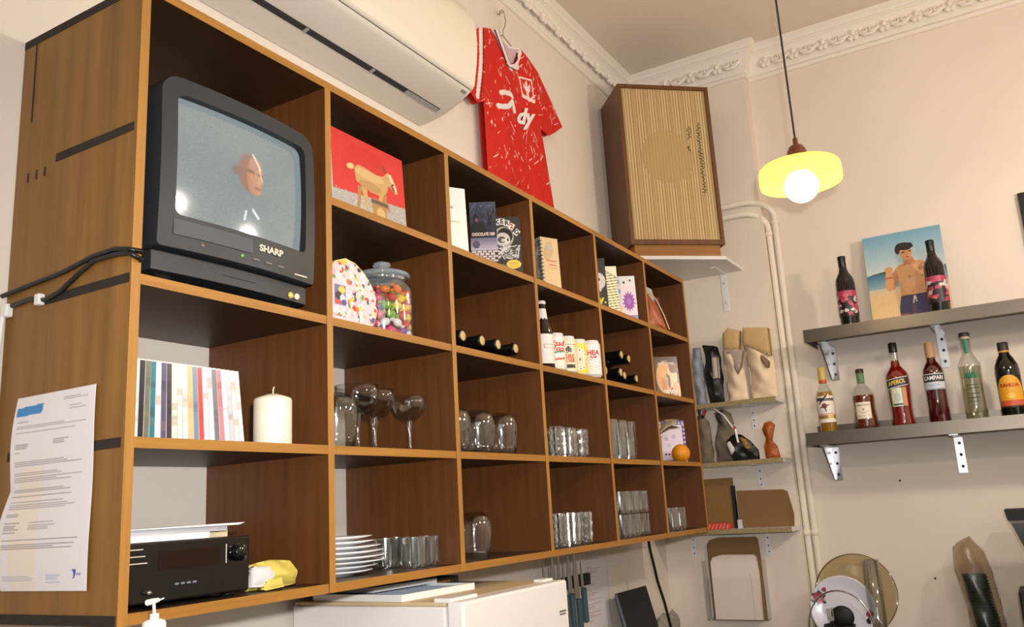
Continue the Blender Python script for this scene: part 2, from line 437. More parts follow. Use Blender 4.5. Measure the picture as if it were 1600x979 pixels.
# ------------------------------------------------------------------ the pigeonhole shelving unit
su = thing('shelving_unit', 'large dark brown timber pigeonhole shelving unit with six columns on the left wall', 'shelf', (XP[0], 0, ZR[4]-T/2))
BZ = ZR[4]-T/2
def sp(name, mb, mats, label=None): 
    o = mb.build(name, mats, su, label); o.location = (-XP[0], 0, -BZ); return o
sp('side_panel', MB().box(-T/2, T/2, 0, D-0.002, BZ, ZR[0]+T/2, 0, 1), [W_SIDE, W_EDGEV], 'golden brown outer side panel with dark shelf joints')
sp('side_panel', MB().box(XP[6]-T/2, XP[6]+T/2, 0, D-0.002, BZ, ZR[0]+T/2, 0, 1), [W_IN, W_EDGEV])
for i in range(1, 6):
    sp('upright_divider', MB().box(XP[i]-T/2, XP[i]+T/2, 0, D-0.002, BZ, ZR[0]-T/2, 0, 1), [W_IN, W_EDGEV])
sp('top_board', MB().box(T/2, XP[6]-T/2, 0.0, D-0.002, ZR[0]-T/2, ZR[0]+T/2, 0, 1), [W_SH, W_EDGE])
for i in range(6):
    for j in range(1, 5):
        if i == 0 and j == 1: continue
        dy = random.uniform(0, 0.0025); dz = 0.003 if j == 4 else 0.0
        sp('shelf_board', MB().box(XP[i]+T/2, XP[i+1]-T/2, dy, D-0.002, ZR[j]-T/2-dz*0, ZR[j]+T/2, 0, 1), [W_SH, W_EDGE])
# joint marks on the outside of the left panel
for j, (y0, y1) in enumerate([(0.0,0.335), (0.004,0.216), (0.0,0.22), (0.004,0.30), (0.0,0.335)]):
    zz = ZR[j]
    sp('joint_filler', MB().box(-T/2-0.0008, -T/2+0.003, y0+0.004, y1, zz-0.0075, zz+0.0075), W_DARK, 'dark filled shelf joint')
sp('back_rail', MB().box(-T/2-0.0006, -T/2+0.002, 0.296, 0.300, 2.27, 2.425), W_DARK)
for k in range(3):
    sp('nail', MB().box(-T/2-0.0008, -T/2, 0.245+0.025*k, 0.249+0.025*k, 2.155, 2.172), W_DARK)

# ------------------------------------------------------------------ television
tv = thing('television', 'boxy charcoal CRT television with its screen on, top left bay', 'television', (0.206, 0.0, ST[2]))
WX = 0.176
def tvshape(mb, half, y0, y1, z0, z1, r, mi=0, top_drop=0.0):
    pts = []
    for cx, cz, a0 in ((half-r, z1-r, 0), (-half+r, z1-r, PI/2), (-half+r, z0+r, PI), (half-r, z0+r, 1.5*PI)):
        for k in range(5):
            a = a0+PI/2*k/4; pts.append((cx+r*math.cos(a), cz+r*math.sin(a)))
    mb.prism(pts[::-1], 'y', y0, y1, mi); return mb
H_TV = 0.352
def bezel(mb, half, z0, z1, ihx, iz0, iz1, y, bow, ybk, n=15):
    def yf(x): return y - bow*(1-(x/half)**2)
    xs = [-half+2*half*k/(n-1) for k in range(n)]
    def strip(xa, xb, za, zb, inn=False):
        X = [xa+(xb-xa)*k/(n-1) for k in range(n)]
        v = [(q, yf(q), za) for q in X]+[(q, yf(q), zb) for q in X]
        mb.add(v, [(k, k+1, n+k+1, n+k) for k in range(n-1)], 0, True)
    strip(-half, half, iz1, z1); strip(-half, half, z0, iz0); strip(-half, -ihx, iz0, iz1); strip(ihx, half, iz0, iz1)
    # outer and inner walls
    def wall(p, q, inward, depth):
        N = n; P = [(p[0]+(q[0]-p[0])*k/(N-1), p[1]+(q[1]-p[1])*k/(N-1)) for k in range(N)]
        v = [(a, yf(a), c) for a, c in P]+[(a, (yf(a)+depth if inward else ybk), c) for a, c in P]
        mb.add(v, [(k, k+1, N+k+1, N+k) for k in range(N-1)], 1 if inward else 0, True)
    for p, q in (((-half,z1),(half,z1)),((-half,z0),(half,z0)),((-half,z0),(-half,z1)),((half,z0),(half,z1))): wall(p, q, False, 0)
    for p, q in (((-ihx,iz1),(ihx,iz1)),((-ihx,iz0),(ihx,iz0)),((-ihx,iz0),(-ihx,iz1)),((ihx,iz0),(ihx,iz1))): wall(p, q, True, 0.016)
def rrect(hx, za, zb, rt, rb, n=7):
    pts = []
    for cx, cz, a0, r in ((hx-rt, zb-rt, 0, rt), (-hx+rt, zb-rt, PI/2, rt), (-hx+rb, za+rb, PI, rb), (hx-rb, za+rb, 1.5*PI, rb)):
        pts += [(cx+r*math.cos(a0+PI/2*k/(n-1)), cz+r*math.sin(a0+PI/2*k/(n-1))) for k in range(n)]
    return pts
ihx, iz0, iz1 = WX-0.028, 0.108, H_TV-0.030
po, pi_ = rrect(WX, 0.052, H_TV, 0.034, 0.008), rrect(ihx, iz0, iz1, 0.016, 0.012)
key = po + [po[0]] + [pi_[0]] + pi_[::-1]
V, F, DD, be, bd = fill_grid(key, 0.004)
def ytv(x, z): return -0.004 - 0.014*(1-(x/WX)**2) - 0.006*(1-((z-0.2)/0.17)**2)
mb = MB(); mb.add([(x, ytv(x, z), z) for x, z in V], F, 0, True)
for a_, b_ in be:
    q0, q1 = V[a_], V[b_]; inner = abs((q0[0]+q1[0])/2) < ihx+0.003 and iz0-0.003 < (q0[1]+q1[1])/2 < iz1+0.003
    e_ = [(q0[0], ytv(*q0), q0[1]), (q1[0], ytv(*q1), q1[1])]
    mb.add(e_ + [(q1[0], (ytv(*q1)+0.018 if inner else 0.07), q1[1]), (q0[0], (ytv(*q0)+0.018 if inner else 0.07), q0[1])], [(0,1,2,3)], 1 if inner else 0, True)
mb.build('front_bezel', [TVGREY, TVDARK], tv)
mb = MB(); bezel(mb, WX-0.004, 0.016, 0.048, WX-0.14, 0.030, 0.031, 0.012, 0.010, 0.08); mb.build('lower_panel', [TVGREY, TVDARK], tv)
tvshape(MB(), WX-0.006, 0.018, 0.03, 0.044, 0.056, 0.004).build('groove', TVDARK, tv)
mb = MB(); tvshape(mb, WX-0.004, 0.07, 0.11, 0.018, H_TV-0.006, 0.02); mb.build('rear_frame', BLKM, tv)
fr_, bk_ = [], []
def ring(half, z0, z1, y): return [(-half,y,z0),(half,y,z0),(half,y,z1),(-half,y,z1)]
v = ring(WX-0.01, 0.02, H_TV-0.012, 0.11)+ring(0.10, 0.05, 0.26, 0.31)
MB().add(v, [(0,1,5,4),(1,2,6,5),(2,3,7,6),(3,0,4,7),(7,6,5,4),(0,3,2,1)]).build('tube_housing', BLKM, tv)
MB().box(-0.15, -0.12, 0.03, 0.25, 0, 0.02).box(0.12, 0.15, 0.03, 0.25, 0, 0.02).build('feet', BLKM, tv)
# picture
im = Img(200, 168, (123,132,132)); asp = 0.84
im.ell(0.52,0.52,0.5,0.5,(120,132,132))
im.a += (np.sin(im.V*PI*84)*2.0)[...,None]
im.blur(4)
im.ell(0.535,0.555,0.095,0.170,(140,104,88)); im.ell(0.42,0.54,0.020,0.045,(128,104,92)); im.blur(5)
im.ell(0.570,0.535,0.066,0.155,(176,126,98)); im.ell(0.585,0.56,0.052,0.11,(186,136,106)); im.ell(0.59,0.45,0.040,0.07,(184,134,108)); im.ell(0.575,0.66,0.05,0.05,(178,136,112)); im.blur(3)
im.ell(0.535,0.575,0.034,0.012,(104,82,72)); im.ell(0.615,0.568,0.024,0.011,(110,84,74)); im.ell(0.603,0.515,0.012,0.04,(200,146,118)); im.ell(0.592,0.445,0.030,0.009,(140,90,78)); im.blur(2)
im.line((0.555,0.735),(0.615,0.62),0.006,(232,226,214),asp); im.line((0.605,0.62),(0.628,0.52),0.005,(222,200,176),asp)
im.line((0.51,0.22),(0.50,0.15),0.008,(214,222,230),asp); im.line((0.56,0.25),(0.61,0.19),0.008,(220,228,236),asp); im.blur(1)
im.noise(4)
def scr(u, v_): 
    X_ = -ihx-0.002+u*(2*ihx+0.004); Zz = iz0-0.002+v_*(iz1-iz0+0.004)
    return (X_, 0.008-0.014*(1-((u-.5)*2)**2*0.8)-0.006*(1-((v_-.5)*2)**2), Zz)
print_mesh('screen', im, scr, SCREEN, tv, 'lit curved screen showing a person\'s face')
SILVER = mat('silver_print', (200,196,176), 0.4)
text('SHARP', 0.0165, SILVER, tv, (0.052, ytv(0.04,0.089)-0.0012, 0.089), bold=0.0006, sx=1.15)
for k in range(3): MB().rbox(0.010+0.03*k, 0.024+0.03*k, ytv(0.017+0.03*k,0.065)-0.0025, ytv(0.017+0.03*k,0.065)+0.004, 0.0635, 0.067, 0.001).build('button', mat('button_grey',(120,116,108),0.5), tv)
MB().sphere((-0.014, ytv(-0.014,0.066), 0.066), 0.003, 10, 6).build('power_light', mat('led_green',(120,190,90),0.3), tv)
MB().sphere((-0.095, ytv(-0.095,0.066), 0.066), 0.0028, 10, 6).build('sensor', mat('sensor_red',(150,110,100),0.3), tv)
print_mesh('control_flap', Img(20,4,(66,72,78)), lambda u,v: (-0.150+u*0.158, ytv(-0.150+u*0.158, 0.088)-0.0012, 0.074+v*0.026), PRINT, tv)
for k, cc in enumerate(((214,190,90),(226,214,190))): MB().lathe([(0,0.004),(0.004,0.004),(0.006,0.003),(0.006,0)], 14).build('av_socket', mat('socket%d'%k, cc, 0.35), tv, None, (0.128+0.016*k, 0.008, 0.026), (PI/2,0,0))
MB().box(0.118, 0.150, ytv(0.128,0.06)-0.0012, ytv(0.15,0.06)+0.003, 0.060, 0.0625).build('small_print', SILVER, tv)

# ------------------------------------------------------------------ air conditioner
ac = thing('air_conditioner', 'long white wall mounted split air conditioner above the shelving unit', 'air conditioner', (0.7, D, 2.727))
P_AC = [(D-0.002,2.727),(0.300,2.730),(0.256,2.738),(0.215,2.750),(0.183,2.763),(0.158,2.775),(0.142,2.786)]
P_FR = [(0.142,2.788),(0.133,2.80),(0.128,2.83),(0.121,2.87),(0.117,2.912),(0.116,2.955),(0.119,2.999),(0.126,3.024),(0.140,3.050),(0.165,3.085),(0.194,3.110),(0.23,3.12),(D-0.002,3.122)]
XA0, XA1 = 0.20, 1.224
def acp(name, mb, m, lab=None):
    o = mb.build(name, m, ac, lab); o.location = (-0.7, -D, -2.727); return o
ACW = mat('ac_cream_plastic', (234,226,206), 0.38); ACB = mat('ac_underside', (224,214,200), 0.5)
def loft(prof, secs):
    """profile swept along x with an inset at the ends"""
    mb = MB(); n = len(prof); cx = sum(p[0] for p in prof)/n; cz = sum(p[1] for p in prof)/n; vs_ = []
    for (xx, k) in secs: vs_ += [(xx, cx+(p[0]-cx)*k, cz+(p[1]-cz)*k) for p in prof]
    m = len(secs)
    mb.add(vs_, [(a*n+i, a*n+i+1, (a+1)*n+i+1, (a+1)*n+i) for a in range(m-1) for i in range(n-1)], 0, True)
    mb.add([vs_[(m-1)*n+i] for i in range(n)], [tuple(range(n))]); mb.add([vs_[i] for i in range(n)], [tuple(range(n-1,-1,-1))]); return mb
full = P_AC + P_FR
acp('casing', loft(full, [(XA0,0.985),(XA0+0.006,1.0),(XA1-0.008,1.0),(XA1-0.002,0.992),(XA1,0.975)]), ACB)
fp = [(a-0.004, b) for a, b in P_FR[:-2]] + [(a+0.004, b) for a, b in P_FR[:-2][::-1]]
acp('front_panel', MB().prism(fp, 'x', XA0+0.004, XA1-0.003, 0, True), ACW, 'cream curved front panel')
# outlet slot with louvre
def quadstrip(xa, xb, pa, pb, off):
    return MB().add([(xa,pa[0],pa[1]-off),(xb,pa[0],pa[1]-off),(xb,pb[0],pb[1]-off),(xa,pb[0],pb[1]-off),(xa,pa[0],pa[1]+0.01),(xb,pa[0],pa[1]+0.01),(xb,pb[0],pb[1]+0.01),(xa,pb[0],pb[1]+0.01)],
        [(0,1,2,3),(7,6,5,4),(0,4,5,1),(1,5,6,2),(2,6,7,3),(3,7,4,0)])
acp('outlet_slot', quadstrip(XA0+0.05, XA1-0.035, (0.252,2.7385), (0.236,2.743), 0.0012), mat('slot_dark',(48,50,52),0.6))
acp('louvre_tip', quadstrip(1.03, XA1-0.036, (0.251,2.7385), (0.238,2.742), 0.0024), mat('slot_grey',(160,160,158),0.5))
for q in (0.62, 0.875, 1.10): acp('slot_rib', quadstrip(q, q+0.010, (0.252,2.738), (0.237,2.742), 0.003), mat('slot_grey',(160,160,158),0.5))
acp('seam', quadstrip(XA0+0.02, XA1-0.004, (0.1440,2.7855), (0.1420,2.7868), 0.0008), mat('seam_brown',(168,150,124),0.7))
acp('logo', quadstrip(XA1-0.040, XA1-0.016, (0.158,2.7755), (0.150,2.780), 0.001), mat('logo_grey',(150,146,138),0.5))

# ------------------------------------------------------------------ jersey on a wire hanger
js = thing('football_jersey', 'red football shirt with white flecks hanging on the wall above the shelving unit', 'jersey', (1.76, 0.30, 2.62))
JO = [(1.532,3.205),(1.576,3.226),(1.644,3.252),(1.668,3.222),(1.695,3.193),(1.722,3.170),(1.748,3.158),(1.79,3.178),(1.812,3.215),(1.828,3.262),(1.895,3.246),(1.962,3.220),
      (2.055,3.140),(2.148,3.054),(2.085,3.010),(2.022,2.971),(1.956,2.974),(1.975,2.90),(1.989,2.833),(2.02,2.683),(2.03,2.62),(1.546,2.62),(1.545,2.70),(1.544,2.808),(1.542,2.928),(1.50,2.905),(1.452,2.930),(1.40,3.00),(1.46,3.12)]
V, F, DD, be, bd = fill_grid(JO, 0.0026); n = len(V)
rj = random.Random(3); jc = np.zeros((n,3)); jc[:] = (206,40,28); VA = np.array(V)
def jline(p, q, wd, c):
    p = np.array(p); q = np.array(q); d = q-p; t = np.clip(((VA-p)@d)/(d@d+1e-12), 0, 1); dist = np.linalg.norm(VA-p-t[:,None]*d, axis=1); jc[dist < wd] = c
def jpoly(pts, c):
    bx0,bx1 = min(p[0] for p in pts), max(p[0] for p in pts); m = np.where((VA[:,0]>=bx0)&(VA[:,0]<=bx1))[0]
    for k in m:
        if inpoly(VA[k,0], VA[k,1], pts): jc[k] = c
for k in range(300):
    x = rj.uniform(1.4,2.15); z = rj.uniform(2.62,3.24); a = rj.choice([0.5,0.9,-0.9,-1.1,1.2,-0.7])+rj.uniform(-.3,.3); L = rj.uniform(0.012,0.042)
    c = rj.choice([(236,196,184),(226,150,136),(214,96,80),(238,214,204)])
    if k % 3 == 0:
        s_ = rj.uniform(0.006,0.012); jpoly([(x,z),(x+s_*math.cos(a),z+s_*math.sin(a)*1.6),(x+s_*0.7,z-s_*0.6)], (238,214,206))
    else: jline((x,z), (x+L*math.cos(a), z+L*math.sin(a)), 0.0017, c)
# collar, cuff bands
WH = (234,228,224); DR = (120,24,26)
jline((1.644,3.255),(1.735,3.158),0.030,WH); jline((1.735,3.158),(1.79,3.174),0.020,WH); jline((1.79,3.176),(1.826,3.250),0.012,WH)
jline((1.616,3.236),(1.712,3.136),0.003,DR); jline((1.640,3.246),(1.728,3.158),0.003,DR); jline((1.712,3.136),(1.80,3.154),0.003,DR)
jline((1.548,3.212),(1.50,2.93),0.011,WH); jline((1.565,3.215),(1.522,2.93),0.003,DR)
# crest: shield with a bird, and the sponsor script remains
sh = [(1.808,3.132),(1.892,3.152),(1.898,3.085),(1.862,3.052),(1.818,3.068)]
for a_, b_ in zip(sh, sh[1:]+sh[:1]): jline(a_, b_, 0.0034, (240,222,214))
jpoly([(1.848,3.13),(1.858,3.135),(1.862,3.112),(1.878,3.13),(1.876,3.10),(1.864,3.085),(1.868,3.066),(1.848,3.066),(1.846,3.085),(1.832,3.10),(1.830,3.12),(1.846,3.106)], (240,224,216))
jline((1.822,3.058),(1.900,3.066),0.0075,(240,222,214))
for st_ in ([(1.649,3.001),(1.678,3.015),(1.719,3.024),(1.729,3.018)], [(1.631,2.944),(1.662,2.951),(1.699,2.968),(1.730,2.998),(1.733,2.980),(1.736,2.962)]):
    for a_, b_ in zip(st_, st_[1:]): jline(a_, b_, 0.0095, WH)
fr = []
for (x, z), d in zip(V, DD):
    fold = 0.006*math.sin((x-1.5)*26+z*3) + 0.004*math.sin(x*11-z*17) + 0.003*math.sin(x*61+z*9)*(1 if z < 3.1 else .3)
    fr.append((x, 0.296-0.008*(1-math.exp(-d/0.05))-0.5*fold*(1-math.exp(-d/0.02)), z))
mb = MB(); mb.add(fr, F, 0, True); lc = jc/255.0; lc = np.where(lc <= 0.04045, lc/12.92, ((lc+0.055)/1.055)**2.4); mb.col = np.concatenate([lc, np.ones((n,1))], 1)
def jpart(name, mb, m, lab=None):
    o = mb.build(name, m, js, lab); o.location = (-1.76, -0.30, -2.62); return o
body = jpart('shirt_front', mb, CLOTHP)
md = body.modifiers.new('thickness', 'SOLIDIFY'); md.thickness = 0.0016; md.offset = 1
bk = MB().add([(x, 0.316, z) for x, z in V], F, 0, True); jpart('shirt_back', bk, mat('jersey_red_plain',(196,38,28),0.75)).modifiers.new('t','SOLIDIFY').thickness = 0.001
def tilt(x, y): return x, y + x*0.32
text('dy', 0.088, mat('jersey_white_print',(240,234,230),0.6), js, (1.800-1.76, 0.2805-0.30, 2.962-2.62), bold=0.0036, shear=0.35, wob=tilt, sx=1.45, extrude=0.001)
CW = mat('collar_white',(236,230,228),0.7); CR = mat('collar_red_line',(130,26,28),0.7)
jpart('collar_band', MB().prism([(1.626,3.238),(1.648,3.249),(1.716,3.152),(1.697,3.139)][::-1], 'y', 0.281, 0.2825), CW, 'white neck band')
jpart('collar_band', MB().prism([(1.698,3.142),(1.725,3.143),(1.755,3.159),(1.787,3.192),(1.784,3.209),(1.794,3.219),(1.802,3.204),(1.779,3.167),(1.748,3.143),(1.719,3.130)][::-1], 'y', 0.281, 0.2825), CW)
jpart('collar_piping', MB().tube([(1.648,0.282,3.249),(1.716,0.282,3.152)], 0.0022, 5).tube([(1.626,0.282,3.238),(1.697,0.282,3.139)], 0.0022, 5), CR)
NK = [(1.655,3.240),(1.70,3.190),(1.748,3.162),(1.785,3.182),(1.806,3.220),(1.822,3.256),(1.76,3.235),(1.70,3.245)]
jpart('neck_lining', MB().prism(NK, 'y', 0.304, 0.307), mat('lining_lilac',(206,178,190),0.8))
jpart('collar_band', MB().tube([(1.650,0.300,3.250),(1.70,0.303,3.244),(1.76,0.305,3.236),(1.822,0.302,3.258)], 0.006, 6), mat('collar_white',(236,230,228),0.7))
hg = thing('wire_hanger', 'thin wire coat hanger holding the red football shirt', 'hanger', (1.76, 0.312, 3.26))
WIRE = mat('hanger_wire', (176,160,130), 0.35, 0.8)
def hpart(name, mb):
    o = mb.build(name, WIRE, hg); o.location = (-1.76, -0.312, -3.26); return o
hpart('hook', MB().tube([(1.718,0.312,3.352),(1.722,0.312,3.372),(1.738,0.312,3.384),(1.754,0.312,3.378),(1.762,0.312,3.350),(1.752,0.312,3.322),(1.736,0.312,3.298),(1.735,0.312,3.275)], 0.0018, 6))
hpart('arms', MB().tube([(1.60,0.312,3.22),(1.735,0.312,3.276),(1.87,0.312,3.236),(1.93,0.312,3.214)], 0.0018, 6))
nl = MB().lathe([(0,0),(0.002,0),(0.002,0.03),(0.004,0.03),(0.004,0.032),(0,0.032)], 8).build('wall_nail', STEELR, None, None, (1.742, D, 3.377), (PI/2,0,0))
tag(nl, 'small nail in the wall carrying the wire hanger', 'nail')

# ------------------------------------------------------------------ corner shelf and loudspeaker
cs = thing('corner_shelf', 'white clipped corner shelf carrying the loudspeaker', 'shelf', (NX, 0.07, 2.535))
def cpart(name, mb, m, par=None):
    o = mb.build(name, m, par or cs)
    if not par: o.location = (-NX, -0.07, -2.535)
    return o
cpart('board', MB().prism([(NX,-0.149),(2.741,-0.148),(2.43,0.195),(2.43,D-0.001),(NX,D-0.001)], 'z', 2.535, 2.550), PAINTW)
br = cpart('bracket', MB().box(NX-0.004, NX, -0.072, -0.048, 2.36, 2.535).box(NX-0.15, NX, -0.072, -0.048, 2.531, 2.535), PAINTW)
for zz in (2.40, 2.49): MB().sphere((NX-0.005, -0.060, zz), 0.004, 8, 6, 0, (0.6,1,1)).build('screw', STEELR, br)
TH = -0.842
spk = thing('loudspeaker', 'large wooden loudspeaker with beige woven grille on the white corner shelf', 'loudspeaker', (2.615, 0.012, 2.550), TH)
hw = 0.2125; dp = 0.25; z0, z1 = 0.056, 0.795
MB().box(-hw, -hw+0.016, 0, dp, z0, z1).box(hw-0.016, hw, 0, dp, z0, z1).box(-hw+0.016, hw-0.016, 0, dp, z1-0.016, z1).box(-hw+0.016, hw-0.016, 0, dp, z0, z0+0.022).box(-hw+0.016, hw-0.016, dp-0.02, dp, z0+0.022, z1-0.016).build('cabinet', W_SPK, spk)
MB().box(-hw+0.018, hw-0.020, 0.012, dp-0.02, 0.0, z0).build('plinth', wood('plinth_veneer', (166,112,46), (126,82,30), (146,96,38), 'x'), spk)
# woven grille: procedural weave with the dark cone showing through
m, t, b, o_ = nt('woven_grille'); tc = t.nodes.new('ShaderNodeTexCoord')
wv = t.nodes.new('ShaderNodeTexWave'); wv.wave_type = 'BANDS'; wv.bands_direction = 'X'; wv.inputs['Scale'].default_value = 27; wv.inputs['Distortion'].default_value = 0.6; wv.inputs['Detail'].default_value = 2
wh = t.nodes.new('ShaderNodeTexWave'); wh.wave_type = 'BANDS'; wh.bands_direction = 'Z'; wh.inputs['Scale'].default_value = 40; wh.inputs['Distortion'].default_value = 1.0
a1 = t.nodes.new('ShaderNodeMath'); a1.operation = 'MULTIPLY'; a2 = t.nodes.new('ShaderNodeMath'); a2.operation = 'ADD'; a3 = t.nodes.new('ShaderNodeMath'); a3.operation = 'MULTIPLY'; a3.inputs[1].default_value = 0.3; a1.inputs[1].default_value = 0.7
rp = t.nodes.new('ShaderNodeValToRGB'); rp.color_ramp.elements[0].position = 0.15; rp.color_ramp.elements[0].color = lin4((160,132,86)); rp.color_ramp.elements[1].position = 0.75; rp.color_ramp.elements[1].color = lin4((214,188,138))
for a_, b_ in ((tc.outputs['Object'], wv.inputs['Vector']), (tc.outputs['Object'], wh.inputs['Vector']), (wv.outputs[0], a1.inputs[0]), (wh.outputs[0], a3.inputs[0]), (a1.outputs[0], a2.inputs[0]), (a3.outputs[0], a2.inputs[1]), (a2.outputs[0], rp.inputs[0]), (rp.outputs[0], b.inputs['Base Color'])): t.links.new(a_, b_)
b.inputs['Roughness'].default_value = 0.85; GRILLE = m
MB().box(-hw+0.016, hw-0.016, 0.010, 0.014, z0+0.022, z1-0.016).build('grille_cloth', GRILLE, spk)
mb = MB()
for k in range(27):
    xx = -hw+0.022+k*(2*hw-0.044)/26; mb.box(xx-0.0012, xx+0.0012, 0.0085, 0.010, z0+0.023, z1-0.017)
mb.build('grille_ribs', mat('grille_rib', (176,148,100), 0.85), spk)['kind'] = 'stuff'
CONE = mat('cone_cloth', (190,162,112), 0.9, var=0.10, vscale=120)  # cloth tone where the round woofer shows through
def disc(r, zc, y):
    return MB().lathe([(0,0),(r*0.96,0),(r,-0.0006)], 36).build('cone_outline', CONE, spk, 'round woofer showing through the cloth', (-0.005, y, zc), (PI/2,0,0))
disc(0.122, 0.46, 0.0094); disc(0.09, 0.12, 0.0094) if False else None
INK = mat('black_ink', (24,22,20), 0.6)
rk = random.Random(5); mb = MB(); pts = []
for k in range(64):
    pts.append((0.150+0.010*math.sin(k*1.9)+0.004*rk.uniform(-1,1), 0.0074, 0.62-k*0.0052+0.004*math.cos(k*2.7)))
mb.tube(pts, 0.0014, 4)
mb.tube([(0.105+0.010*math.sin(k*1.3), 0.0074, 0.60-0.004*k+0.006*math.cos(k*2.1)) for k in range(14)], 0.0012, 4)
mb.tube([(0.090,0.0074,0.505),(0.098,0.0074,0.512),(0.094,0.0074,0.494),(0.104,0.0074,0.49)], 0.0018, 4)
mb.build('signature', INK, spk, 'black handwritten signature running down the grille')

# ------------------------------------------------------------------ pendant lamp
PL = (1.8, -0.665, 2.464)
pl = thing('pendant_lamp', 'pendant lamp with yellow drum shade, brown cap and round bulb', 'lamp', PL)
MB().tube([(0,0,0.145),(0,0,ZC-PL[2])], 0.0032, 8).build('cord', mat('cord_dark',(48,38,26),0.6), pl)
CAPM = mat('brown_bakelite', (92,44,24), 0.22, coat=0.4)
MB().lathe([(0,0.150),(0.006,0.150),(0.008,0.146),(0.008,0.130),(0.013,0.127),(0.022,0.120),(0.029,0.106),(0.031,0.090),(0.031,0.060),(0,0.060)], 28).build('cap', CAPM, pl)
m = bpy.data.materials.new('yellow_opal_glass'); m.use_nodes = True; t = m.node_tree; t.nodes.clear()
out = t.nodes.new('ShaderNodeOutputMaterial'); tl = t.nodes.new('ShaderNodeBsdfTranslucent'); df = t.nodes.new('ShaderNodeBsdfDiffuse'); mx = t.nodes.new('ShaderNodeMixShader'); gl = t.nodes.new('ShaderNodeBsdfGlossy'); m2 = t.nodes.new('ShaderNodeMixShader')
tl.inputs[0].default_value = lin4((255,246,186)); df.inputs[0].default_value = lin4((246,220,104)); mx.inputs[0].default_value = 0.45; gl.inputs['Roughness'].default_value = 0.1; m2.inputs[0].default_value = 0.05
t.links.new(tl.outputs[0], mx.inputs[1]); t.links.new(df.outputs[0], mx.inputs[2]); t.links.new(mx.outputs[0], m2.inputs[1]); t.links.new(gl.outputs[0], m2.inputs[2]); t.links.new(m2.outputs[0], out.inputs[0]); OPAL = m
MB().lathe([(0.030,0.060),(0.030,0.062),(0.100,0.060),(0.113,0.057),(0.1195,0.050),(0.121,0.040),(0.1215,0.004),(0.1205,0.0),(0.1185,0.002),(0.118,0.040),(0.112,0.052),(0.100,0.056),(0.030,0.058)], 48).build('shade', OPAL, pl)
m, t, b, o_ = nt('bulb_glow'); b.inputs['Emission Color'].default_value = (1.0, 0.83, 0.58, 1); b.inputs['Emission Strength'].default_value = BULB_STRENGTH; BULB = m
MB().sphere((0,0,-0.008), 0.050, 28, 18).build('bulb', BULB, pl)
MB().lathe([(0.016,0.060),(0.016,0.035),(0.02,0.032),(0.02,0.030)], 16).build('socket', CAPM, pl)

# ------------------------------------------------------------------ pipes
PIPE = mat('painted_pipe', (232,222,206), 0.5)
def arc(p, c, n=6): return p
for k, (zh, yv, xv) in enumerate(((2.838,-0.308,3.018),(2.788,-0.277,3.018))):
    pp = thing('wall_pipe', ['cream painted pipe, outer of two, bending down beside the pier','cream painted pipe, inner of two, bending down beside the pier'][k], 'pipe', (xv, yv, 0.94))
    pts = [(2.955,0.30,zh),(2.955,-0.20+0.02*k,zh)]
    for q in range(1, 7):
        a = q/6*PI/2; pts.append((2.955+(xv-2.955)*(q/6), (-0.20+0.02*k)+(yv+0.20-0.02*k)*math.sin(a), zh-(0.07)*(1-math.cos(a))))
    pts += [(xv, yv, zh-0.12), (xv, yv, 2.0), (xv, yv, 0.94)]
    o = MB().tube(pts, 0.0135, 12).build('pipe', PIPE, pp); o.location = (-xv, -yv, -0.94)
    for zz in (2.74-0.05*k, 1.38):
        o = MB().lathe([(0.0135,-0.012),(0.0168,-0.010),(0.0168,0.010),(0.0135,0.012)], 14, (xv,yv,zz)).build('pipe_joint', PIPE, pp); o.location = (-xv, -yv, -0.94)

# ------------------------------------------------------------------ alcove shelves on the pier
AZ = [1.941, 1.690, 1.413]
names = ['particle board wall shelf with the paper bags, highest of three', 'particle board wall shelf with the clipped bags, middle of three', 'particle board wall shelf with cardboard, lowest of three']
for k, z in enumerate(AZ):
    s_ = thing('wall_shelf', names[k], 'shelf', (NX, 0.0, z-0.018), 0, 'particle board shelves on the pier')
    def q(name, mb, m, par=None):
        o = mb.build(name, m, par or s_)
        if not par: o.location = (-NX, 0, -z+0.018)
        return o
    q('board', MB().box(2.824, NX, -0.262, D-0.001, z-0.018, z, 0).box(2.8235, 2.824, -0.262, D-0.001, z-0.018, z, 1), [PAINTW, PBOARD])
    for yb in ((-0.122,) if k < 2 else (-0.122, 0.205)):
        b_ = q('bracket', MB().box(NX-0.003, NX, yb-0.011, yb+0.011, z-0.115, z-0.018).box(2.86, NX, yb-0.011, yb+0.011, z-0.021, z-0.018), PAINTW)
        for zz in (z-0.045, z-0.078, z-0.102): MB().sphere((NX-0.003, yb, zz), 0.0032, 8, 6, 0, (0.6,1,1)).build('screw', BLKM, b_)

